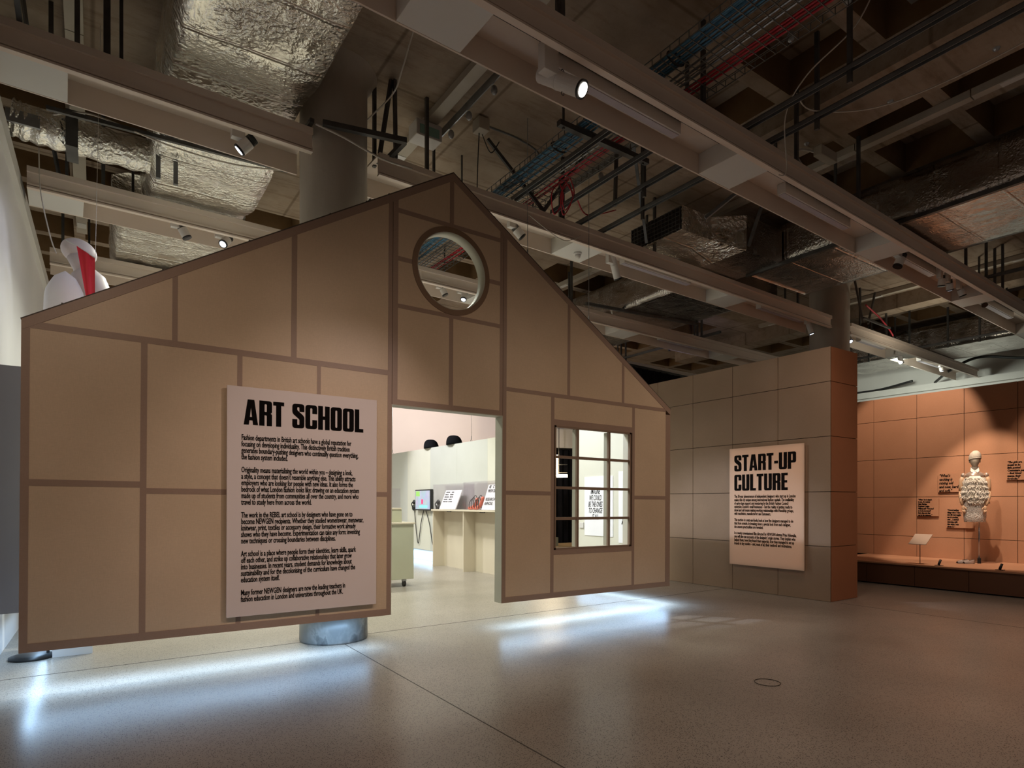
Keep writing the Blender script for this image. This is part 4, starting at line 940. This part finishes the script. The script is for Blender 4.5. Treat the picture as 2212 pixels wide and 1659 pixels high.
spotlamp(5.94, 1.12, (-.55, .26, -.60), 'lit spotlight under the trough left of the column', 1.15, M_dimlens)
spotlamp(8.38, .85, (.45, -.1, -.9), 'striped finned spotlight in the third trough, nearer the left wall', 1.1)
spotlamp(8.38, 1.35, (-.5, -.4, -.7), 'lit spotlight in the third trough, beside the roof slope', 1.1, M_dimlens)
spotlamp(5.94, 4.28, (.5, -.2, -.6), 'finned spotlight in the middle trough beside the gable roof', 1.1)
spotlamp(5.94, 5.98, (.45, .1, -.85), 'white cylinder projector hanging below the middle trough', 1.1, None, True, .17)
spotlamp(5.94, 11.25, (.2, -.2, -.9), 'cylinder projector, lit, just before the far column', 1., M_dimlens, True)
spotlamp(5.94, 12.85, (-.3, -.5, -.8), 'lit spotlight just beyond the far column', 1., M_dimlens)
spotlamp(5.94, 15.25, (.6, 0, -.8), 'cylinder projector in the trough beyond the far column', 1.1, None, True)
spotlamp(5.94, 17.7, (.1, -.2, -.9), 'lit spotlight at the far end of the trough beyond the column', .9, M_dimlens)
spotlamp(8.38, 4.55, (.3, -.2, -.8), 'finned spotlight seen through the round hole, left one', 1.); spotlamp(8.38, 4.95, (-.3, -.2, -.8), 'spotlight seen through the round hole, right one', 1., M_dimlens)
def detector(x, yb_, label):
    p = T(x, .25, HB-.001)(yb_); t = thing('smoke_detector', label, 'smoke detector', p)
    obj('base', MB().rings([(p[0], p[1], HB-.025, .05, .05), (p[0], p[1], HB-.001, .056, .056)], 24), M_lamp, t, True); obj('head', MB().rings([(p[0], p[1], HB-.075, .022, .022), (p[0], p[1], HB-.06, .036, .036), (p[0], p[1], HB-.03, .04, .04)], 24), M_lamp, t, True)
detector(5.40, 5.94, 'white smoke detector under the middle trough cover box'); detector(15.5, 5.94, 'white smoke detector under the trough beyond the far column')

# foil ducts
def duct(name, label, axis, lo, hi, c0, c1, z0, z1, m, prof=None, rad=.08, amp=.018, step=.12, straps=(), seed=0):
    t = thing(name, label, 'duct', ((c0+c1)/2, lo, z0) if axis == 'y' else (lo, (c0+c1)/2, z0)); n = max(4, int((hi-lo)/step))
    sec = []                                    # closed section in (c,z) 0..1 space
    w = c1-c0; h = z1-z0
    def side(a, b, k):
        for i in range(k): sec.append((a[0]+(b[0]-a[0])*i/k, a[1]+(b[1]-a[1])*i/k))
    kw = max(4, int(w/.09)); kh = max(3, int(h/.09))
    side((rad, 0), (w-rad, 0), kw); side((w-rad*.3, rad*.3), (w, h-rad), kh); side((w-rad, h), (rad, h), kw); side((0, h-rad), (rad*.3, rad*.3), kh)
    V = []; F = []; k = len(sec)
    for i in range(n+1):
        s_ = lo+(hi-lo)*i/n; dz, sc_ = prof(s_) if prof else (0, 1)
        for a, b in sec:
            c = c0+w/2+(a-w/2)*sc_; z = z0+b*sc_+dz
            nz = noise.noise(Vector((c*2.6+seed, s_*2.6, z*2.6)))*amp+noise.noise(Vector((c*8+seed, s_*8, z*8)))*amp*.45
            p = (c, s_) if axis == 'y' else (s_, c)
            V.append((p[0]+nz*(1 if abs(a) < .01 or abs(a-w) < .01 else 0), p[1], z+nz))
    for i in range(n):
        for j in range(k): F.append((i*k+j, i*k+(j+1) % k, (i+1)*k+(j+1) % k, (i+1)*k+j))
    F.append(tuple(range(k))); F.append(tuple(n*k+j for j in range(k))[::-1])
    obj('foil_wrap', MB().add(V, F), m, t, True)
    return t
def bprof(y):
    dz = 0
    if y > 5.35: dz += .10*min(1, (y-5.35)/.5)
    if y > 6.6: dz -= .16*min(1, (y-6.6)/.5)
    if y > 8.0: dz += .16*min(1, (y-8.0)/.6)
    if y > 9.3: dz -= .10*min(1, (y-9.3)/.6)
    return dz, 1
bd_ = duct('foil_duct', 'wide crinkled silver foil duct along the ceiling at upper left', 'y', 1.2, 8.85, .48, 1.66, 5.02, 5.55, M_foil, bprof, amp=.014, step=.05)
duct('foil_duct', 'silver foil duct continuing behind the third trough above the roof slope', 'y', 9.05, 11.3, .20, 1.75, 5.02, 5.55, M_foil, lambda y: (0, 1-.0*y), seed=5)
bx = thing('branch_duct', 'small foil branch duct with dark damper joining the big duct from the left wall', 'duct', (-.2, 8.0, 5.0))
obj('foil_wrap', MB().tube(arc([(-.66, 7.58, 5.12), (-.5, 7.6, 5.10), (-.1, 7.62, 5.10), (.5, 7.65, 5.12)], 10), [.165+.012*sin(i*1.7) for i in range(31)], 20), M_foil, bx, True)
obj('damper_box', MB().box(-.22, -.12, 7.44, 7.80, 4.92, 5.28), M_dark, bx)
obj('damper_panel', MB().box(-.68, -.42, 7.43, 7.46, 5.0, 5.12), M_galv, bx)
d2 = duct('dull_foil_duct', 'broad dark foil duct crossing the ceiling at right above the nearest trough', 'y', -1.0, 5.9, 8.60, 10.3, 5.02, 5.62, M_foil2, None, rad=.03, amp=.004, seed=9)
obj('angle_rail', MB().bar((8.57, -1, 5.0), (8.57, 5.9, 5.0), .05, .05), M_dark, d2)
d2b = duct('dull_foil_duct', 'dark foil duct behind the middle trough, with diagonal brace', 'y', 6.2, 10.2, 8.1, 9.9, 4.98, 5.58, M_foil2, None, rad=.03, amp=.004, seed=12)
obj('diagonal_brace', MB().bar((8.05, 6.9, 4.97), (7.95, 6.95, 5.78), .03), M_dark, d2b); obj('diagonal_brace', MB().bar((7.3, 8.3, 4.97), (10.0, 8.0, 4.97), .05), M_dark, d2b)
duct('dull_foil_duct', 'pale-lit foil duct at far right above the orange wall', 'y', 1.0, 8.6, 16.3, 18.0, 5.0, 5.6, M_foil2, None, rad=.03, amp=.004, seed=14)
gb = thing('grille_duct', 'short foil duct with black mesh grille between the troughs', 'duct', (7.4, 6.1, 5.05))
obj('grille_body', MB().box(6.62, 7.25, 5.55, 6.50, 5.12, 5.45), M_foil, gb)
gm = MB()
for i in range(15): y = 5.58+.90*i/14; gm.box(6.60, 6.612, y-.004, y+.004, 5.13, 5.44)
for i in range(6): z = 5.15+.28*i/5; gm.box(6.598, 6.610, 5.57, 6.49, z-.004, z+.004)
obj('grille_mesh', gm, M_dark, gb); obj('grille_opening', MB().box(6.612, 6.62, 5.57, 6.49, 5.13, 5.44), M_gap, gb)
sb = MB().add([(7.25,5.55,5.12),(7.25,6.5,5.12),(7.25,6.5,5.45),(7.25,5.55,5.45),(7.7,5.3,5.0),(7.7,6.1,5.0),(7.7,6.1,5.5),(7.7,5.3,5.5)], [(0,1,2,3),(0,4,5,1),(1,5,6,2),(2,6,7,3),(3,7,4,0),(7,6,5,4)])
obj('tapered_neck', sb, M_foil, gb); obj('neck_box', MB().box(7.7, 8.58, 5.3, 6.1, 5.0, 5.5), M_foil2, gb)

# white trunking along the slab
def trunk(x, y0, y1, wdt, label):
    t = thing('cable_trunking', label, 'trunking', (x, y0, HC-.07))
    y = y0; n = 0
    while y < y1-.01:
        q = min(y1, y+1.2); obj('lid', MB().box(x-wdt/2, x+wdt/2, y+.006, q-.006, HC-.085, HC-.004), M_flex2, t); y = q; n += 1
        if n % 2: obj('socket_plate', MB().box(x-wdt*.42, x+wdt*.42, q-.45, q-.25, HC-.093, HC-.085), M_white, t)
M_flex2 = N('aged_white_pvc', (.42, .37, .30), (.50, .45, .38), 3, .5)
trunk(3.18, 3.9, 12, .13, 'aged white trunking along the slab left of the nearest trough'); trunk(-.14, 4.5, 12, .14, 'aged white trunking along the slab beside the left wall')
trunk(7.75, -1, 12, .10, 'aged white trunking along the slab beside the dark foil duct'); trunk(13.6, 3, 9, .10, 'pale trunking along the slab beyond the far column')
em = thing('emergency_light', 'box-shaped emergency light with green glass on the trunking near the column', 'emergency light', (3.1, 6.45, 5.6))
obj('case', MB().box(2.98, 3.30, 6.22, 6.44, 5.52, 5.70), M_lamp, em, bevel=.01); obj('glass', MB().box(3.02, 3.26, 6.213, 6.221, 5.54, 5.64), M_green, em)
def lamprail(x, y0, y1, label, knobs):
    t = thing('conduit_rail', label, 'rail', (x, y0, 5.6)); obj('rail', MB().box(x-.02, x+.02, y0, y1, 5.66, 5.71).box(x-.02, x-.008, y0, y1, 5.62, 5.66), M_galv, t)
    for k in knobs: obj('bare_lamp', MB().ball((x+.01, k, 5.57), .035, .035, .05), M_galv, t, True)
lamprail(3.34, 5.05, 6.3, 'galvanised lamp rail beside the trunking near the column', (5.2, 5.7, 6.1))
lamprail(5.15, 1.0, 3.3, 'galvanised lamp rail beside the upper cable basket', (1.7, 2.6, 3.1)); lamprail(6.8, 1.6, 4.3, 'galvanised lamp rail under the concrete rib at upper right', (2.1, 3.0, 3.9)); lamprail(5.35, 4.8, 6.6, 'galvanised lamp rail between the troughs', (5.0, 5.8))

# cable basket with blue and red cables
TZ = 5.20; M_wire = N('dull_wire', (.14, .14, .14), (.20, .20, .19), 7, .5, metal=.5)
tb = thing('cable_basket', 'wire cable basket running along the ceiling over the troughs', 'cable tray', (4.4, 2, TZ))
ml = MB(); mc = MB()
for i in range(9): x = 4.02+.75*i/8; ml.bar((x, .6, TZ), (x, 13, TZ), .006)
for x in (4.02, 4.77): ml.bar((x, .6, TZ+.06), (x, 13, TZ+.06), .006)
y = .6
while y < 13: mc.bar((4.02, y, TZ-.006), (4.77, y, TZ-.006), .006); mc.bar((4.02, y, TZ), (4.02, y, TZ+.06), .006); mc.bar((4.77, y, TZ), (4.77, y, TZ+.06), .006); y += .10
obj('long_wires', ml, M_wire, tb); obj('cross_wires', mc, M_wire, tb, kind='stuff')
for y in (2.05, 4.72, 6.75, 9.3, 11.6):
    c = obj('support_channel', MB().box(3.80, 5.05, y-.03, y+.03, TZ-.075, TZ-.02), M_dark, tb)
    for x in (3.86, 4.98): obj('support_rod', MB().box(x-.009, x+.009, y-.009, y+.009, TZ-.09, HC), M_dark, tb)
def bundle(name, label, m, x0, wd, n, seed):
    t = thing(name, label, 'cables', (x0, 2, TZ+.01)); rn = random.Random(seed)
    for i in range(n):
        x = x0+wd*(i/(n-1)-.5); ph = rn.random()*6
        pts = [(x+.012*sin(y*1.1+ph), y, TZ+.016+.008*sin(y*.7+ph)+(.016 if i % 2 else 0)) for y in [.6+.6*k for k in range(21)]]
        obj('cable', MB().tube(pts, .0105, 6), m, t, True)
bundle('blue_cables', 'flat bundle of blue data cables lying in the basket', M_bluec, 4.15, .17, 9, 1); bundle('red_cables', 'bundle of red fire cables lying in the basket', M_redc, 4.58, .09, 5, 2)
bundle('grey_cables', 'few loose grey cables between the blue and red bundles', M_galv, 4.38, .12, 3, 3)
for yy, lab in ((3.55, 'black cable tie strap round the blue cables above the nearest trough'), (5.15, 'black cable tie strap round the blue cables between the troughs')):
    tag(obj('cable_strap', MB().tube([(4.15+.105*cos(a), yy, TZ+.03+.045*sin(a)) for a in [i*pi/8 for i in range(17)]], .010, 6), M_black), lab, 'strap')

# long channels resting on the troughs
def channel(x, y0, y1, z, label, wd=.055, rods=(), m=M_galv2 if 'M_galv2' in globals() else M_dark):
    t = thing('steel_channel', label, 'ceiling channel', (x, y0, z)); obj('channel', MB().box(x-wd/2, x-wd/2+.006, y0, y1, z, z+.045).box(x+wd/2-.006, x+wd/2, y0, y1, z, z+.045).box(x-wd/2, x+wd/2, y0, y1, z+.039, z+.045), m, t)
    for y in rods: obj('drop_strut', MB().box(x-.016, x+.016, y-.018, y+.018, z-.10, HC), M_dark, t)
M_galv2 = N('dull_zinc', (.16, .165, .17), (.22, .225, .23), 7, .5, metal=.6)
CZ_ = HB+.226
channel(4.13, 4.0, 6.0, CZ_, 'steel channel under the blue cables between the troughs', m=M_galv2); channel(4.72, 4.0, 6.0, CZ_, 'steel channel under the red cables between the troughs', m=M_galv2)
channel(5.19, .4, 6.1, CZ_, 'long steel channel crossing the nearest trough, left of the pair', rods=(2.6, 4.9), m=M_galv2); channel(5.59, .4, 6.1, CZ_, 'long steel channel crossing the nearest trough, right of the pair', rods=(1.2, 3.1, 5.3), m=M_galv2)
channel(12.2, 1.0, 4.2, 5.1, 'steel channel above the far end of the nearest trough, upper one', rods=(1.4, 2.4, 3.3, 3.9), m=M_galv2); channel(12.9, 1.0, 4.4, 4.99, 'steel channel above the far end of the nearest trough, lower one', rods=(1.6, 2.6, 3.4, 4.0), m=M_galv2)
channel(15.9, 2.0, 8.5, 4.99, 'steel channel with cables beside the pale-lit duct', rods=(3.0, 5.2, 5.8, 7.5), m=M_galv2)
channel(11.0, 8.2, 12.5, 5.0, 'steel channel in the blue-lit bay above the partition', rods=(8.8, 9.6, 11.0), m=M_galv2)
def brace(p, q, label, w_=.035, m=None): tag(obj('steel_brace', MB().bar(p, q, w_), m or M_dark), label, 'brace')
brace((1.80, 5.80, 5.0), (2.58, 5.62, 5.0), 'dark horizontal strut in front of the concrete column', .05)
brace((1.72, 5.86, 5.03), (1.70, 6.3, 5.03), 'short dark strut at the left side of the concrete column', .04)
brace((2.57, 5.64, 5.0), (2.54, 6.14, 4.99), 'short strut angling back from the column strut', .045)
brace((2.46, 6.16, 4.95), (2.46, 6.16, 5.79), 'vertical strut just right of the concrete column'); brace((2.48, 6.10, 4.96), (2.56, 5.95, 5.79), 'slanting strut right of the concrete column, leaning right'); brace((2.60, 5.93, 4.98), (2.59, 5.93, 5.79), 'vertical strut beside the slanting one right of the column')
brace((3.9, 6.2, 5.75), (4.6, 6.0, 4.99), 'thin brace leaning behind the gable peak')
brace((4.95, 4.9, 5.78), (6.3, 5.9, 4.99), 'long diagonal brace crossing the channels between the troughs'); brace((5.25, 5.4, 5.78), (5.22, 5.4, 4.99), 'vertical strut on the left long channel between the troughs')
brace((5.0, 5.5, 5.78), (4.6, 6.05, 4.99), 'diagonal brace down to the middle trough left of the channels')
brace((7.3, 4.6, 5.78), (7.6, 5.2, 5.0), 'diagonal brace right of the grille duct'); brace((7.0, 4.2, 5.7), (6.4, 5.0, 5.0), 'grey diagonal brace crossing in front of the dark duct', .04, M_galv2)
brace((11.9, 5.9, 5.78), (12.7, 6.1, 4.99), 'slanting strut beside the far column, leaning right'); brace((12.4, 5.95, 5.0), (13.6, 6.0, 5.0), 'horizontal strut beside the far column')
brace((13.4, 6.2, 5.75), (12.9, 6.1, 5.0), 'thin strut leaning left beyond the far column')
brace((.56, 7.3, 4.76), (.56, 7.3, 5.02), 'perforated strut in front of the foil duct, left of the pair', .04, M_galv2); brace((.72, 7.3, 4.74), (.72, 7.3, 5.02), 'perforated strut in front of the foil duct, right of the pair', .04, M_galv2)
brace((-.35, 7.0, 5.0), (1.75, 6.85, 5.0), 'long dark rail crossing under the foil duct', .035); brace((-.5, 6.7, 5.78), (-.4, 6.55, 4.9), 'pale sloping strut beside the left wall', .025, M_galv2)
brace((-.30, 6.7, 5.78), (-.30, 6.68, 4.95), 'dark upright strut beside the left wall', .035); brace((.1, 6.2, 5.78), (.1, 6.2, 4.99), 'dark upright strut under the slab left of the foil duct', .05); brace((-.5, 4.4, 5.7), (-.45, 5.9, 4.99), 'strut at the upper left corner')
brace((-.38, 8.6, 5.5), (-.30, 8.5, 4.99), 'grey sloping strut above the high mannequin', .03, M_galv2); brace((-.24, 8.6, 5.6), (-.24, 8.5, 4.99), 'grey upright strut above the high mannequin', .03, M_galv2)

# concrete downstand rib at upper right (bottom face slightly below the slab)
struct('trim_3', MB().box(6.26, 7.01, -3, 4.6, 5.55, 5.80), M_conc)
struct('trim_4', MB().box(14.0, 14.4, 1.0, 12, 5.5, 5.80), M_conc)

# loose cables and flexes
cable('white_flex', [(2.41, 4.9, 5.79), (2.41, 5.07, 5.72), (2.42, 5.37, 5.5), (2.43, 5.61, 5.41), (2.25, 5.82, 5.2)], .008, M_flex, 'white flex looping from the slab to the concrete column')
cable('white_flex', [(1.75, 5.85, 5.0), (2.0, 5.78, 4.92), (2.4, 5.8, 4.85), (2.75, 5.85, 4.88)], .010, M_flex, 'white flex running across the front of the concrete column')
cable('white_flex', [(6.9, 1.0, 5.7), (6.6, 1.9, 5.35), (6.1, 2.7, 5.1), (5.55, 3.1, 5.05), (5.25, 3.1, 5.1)], .006, M_flex, 'long white flex sagging across the two channels at upper right')
cable('white_flex', [(5.3, 2.4, 5.72), (5.28, 2.6, 5.4), (5.24, 3.0, 5.2), (5.4, 3.3, 5.05), (5.5, 3.35, 4.6), (5.45, 3.4, 4.55)], .006, M_flex, 'white flex dangling beside the upper lamp rail')
cable('white_flex', [(7.05, 3.9, 5.52), (6.8, 3.95, 5.5), (6.6, 3.9, 5.35), (6.5, 3.7, 5.0)], .012, M_flex, 'pair of thick white flexes dropping from the junction box at right')
cable('cream_flex', [(-.3, 7.05, 4.98), (.0, 7.0, 5.06), (.6, 6.9, 4.93), (1.2, 6.85, 4.90), (1.75, 6.8, 4.98)], .008, M_flex, 'cream flex sagging in front of the foil duct')
cable('cream_flex', [(4.0, 5.5, 4.6), (4.6, 5.7, 4.55), (4.9, 5.8, 4.65), (5.1, 5.9, 4.78)], .005, M_flex, 'white flex looping below the middle trough beside the gable')
tag(obj('junction_box', MB().box(6.95, 7.30, 3.80, 3.90, 5.44, 5.55), M_flex2, bevel=.006), 'white junction box under the concrete rib at upper right', 'junction box')
tag(obj('junction_box', MB().box(3.60, 3.74, 5.9, 6.05, 5.64, 5.78), M_flex2, bevel=.006), 'white junction box on the slab right of the emergency light', 'junction box')
cable('grey_conduit', [(3.74, 5.95, 5.72), (4.2, 5.95, 5.72), (4.6, 6.1, 5.72), (4.8, 6.6, 5.72)], .012, M_galv2, 'grey conduit bending along the slab from the junction box')
cable('black_flex', [(3.66, 6.0, 5.64), (3.7, 6.1, 5.3), (3.75, 6.2, 4.99)], .006, M_blackc, 'black flex dropping from the junction box behind the gable'); cable('black_flex', [(3.7, 6.0, 5.64), (3.85, 6.05, 5.5), (4.0, 6.1, 5.7)], .006, M_blackc, 'short black flex loop on the slab beside the junction box')
cable('red_cable', [(5.0, 4.6, 5.72), (5.3, 4.75, 5.74), (6.0, 4.95, 5.74), (7.2, 5.0, 5.74), (8.0, 5.1, 5.74)], .014, M_redc, 'red cable running along the slab towards the grille duct')
cable('red_cable', [(4.6, 5.6, 5.2), (4.9, 5.75, 5.15), (5.4, 6.1, 5.2), (6.2, 6.4, 5.6)], .009, M_redc, 'red cable sagging over the middle trough beside the gable')
cable('red_cable', [(4.7, 6.9, 5.3), (5.6, 6.8, 5.25), (6.6, 7.0, 5.4), (7.8, 7.0, 5.6)], .010, M_redc, 'red cable behind the middle trough below the smoke detector')
for i, (a, b) in enumerate(((4.62, 5.55), (4.68, 5.65), (4.58, 5.7))):
    cable('red_cable_loop', [(a, b, 5.2), (a-.1, b, 5.05), (a-.02, b+.05, 4.85), (a+.08, b, 5.05), (a+.02, b, 5.22)], .007, M_redc, ('red cable loop hanging beside the gable, leftmost strand', 'red cable loop hanging beside the gable, middle strand', 'red cable loop hanging beside the gable, rearmost strand')[i])
cable('red_cable', [(11.2, 4.4, 5.74), (12.2, 4.7, 5.74), (13.2, 5.0, 5.74), (13.8, 4.9, 5.5), (14.0, 4.7, 5.1), (13.8, 4.5, 5.0)], .014, M_redc, 'red cable on the pale slab beyond the nearest trough')
cable('red_cable', [(12.6, 6.0, 5.3), (13.4, 6.1, 5.2), (14.0, 6.2, 5.1), (14.2, 6.2, 4.98)], .016, M_redc, 'red cable draped beyond the far column'); cable('red_cable', [(1.7, 9.0, 5.0), (2.2, 8.9, 4.98), (2.8, 8.7, 5.0), (3.2, 8.6, 5.1)], .014, M_redc, 'red cables lying behind the foil duct left of the column')
cable('black_cable', [(19.7, 7.5, 4.80), (18.9, 6.8, 4.95), (18.4, 6.0, 5.05), (18.4, 5.0, 4.85), (18.5, 4.0, 5.0), (18.6, 3, 5.1)], .035, M_blackc, 'black cables looping over the far end wall, right side'); cable('black_cable', [(19.72, 11.0, 4.81), (19.7, 10.0, 4.82), (19.72, 9.0, 4.82), (19.5, 8.0, 4.9)], .035, M_blackc, 'black cables lying over the far end wall, left side')
rs = thing('red_sounder', 'white and red alarm sounder on the slab above the channels', 'alarm', (5.05, 5.1, 5.7))
obj('base', MB().rings([(5.0, 4.95, 5.70, .05, .05), (5.0, 4.95, 5.79, .06, .06)], 20), M_lamp, rs, True); obj('dome', MB().ball((5.0, 4.95, 5.70), .045, .045, .03), M_redc, rs, True)
ps = thing('ceiling_bracket', 'white plate bracket with thread on the slab left of the foil duct', 'bracket', (.2, 5.6, 5.75)); obj('plate', MB().rings([(.14, 5.55, 5.74, .09, .07), (.14, 5.55, 5.755, .09, .07)], 16), M_white, ps); obj('thread', MB().tube([(.16, 5.55, 5.74), (.16, 5.5, 5.3)], .003, 5), M_galv, ps)
dc = MB(); dc.tube([(4.32+.095*cos(i*pi/16), 2.79+.095*sin(i*pi/16), .002) for i in range(33)], .003, 5)
tag(obj('floor_access_ring', dc, M_joint), 'faint circular access cover in the terrazzo before the START-UP panel', 'floor cover')
for o in bpy.data.objects:
    for k in ('_mesh', '_base'):
        if k in o: del o[k]
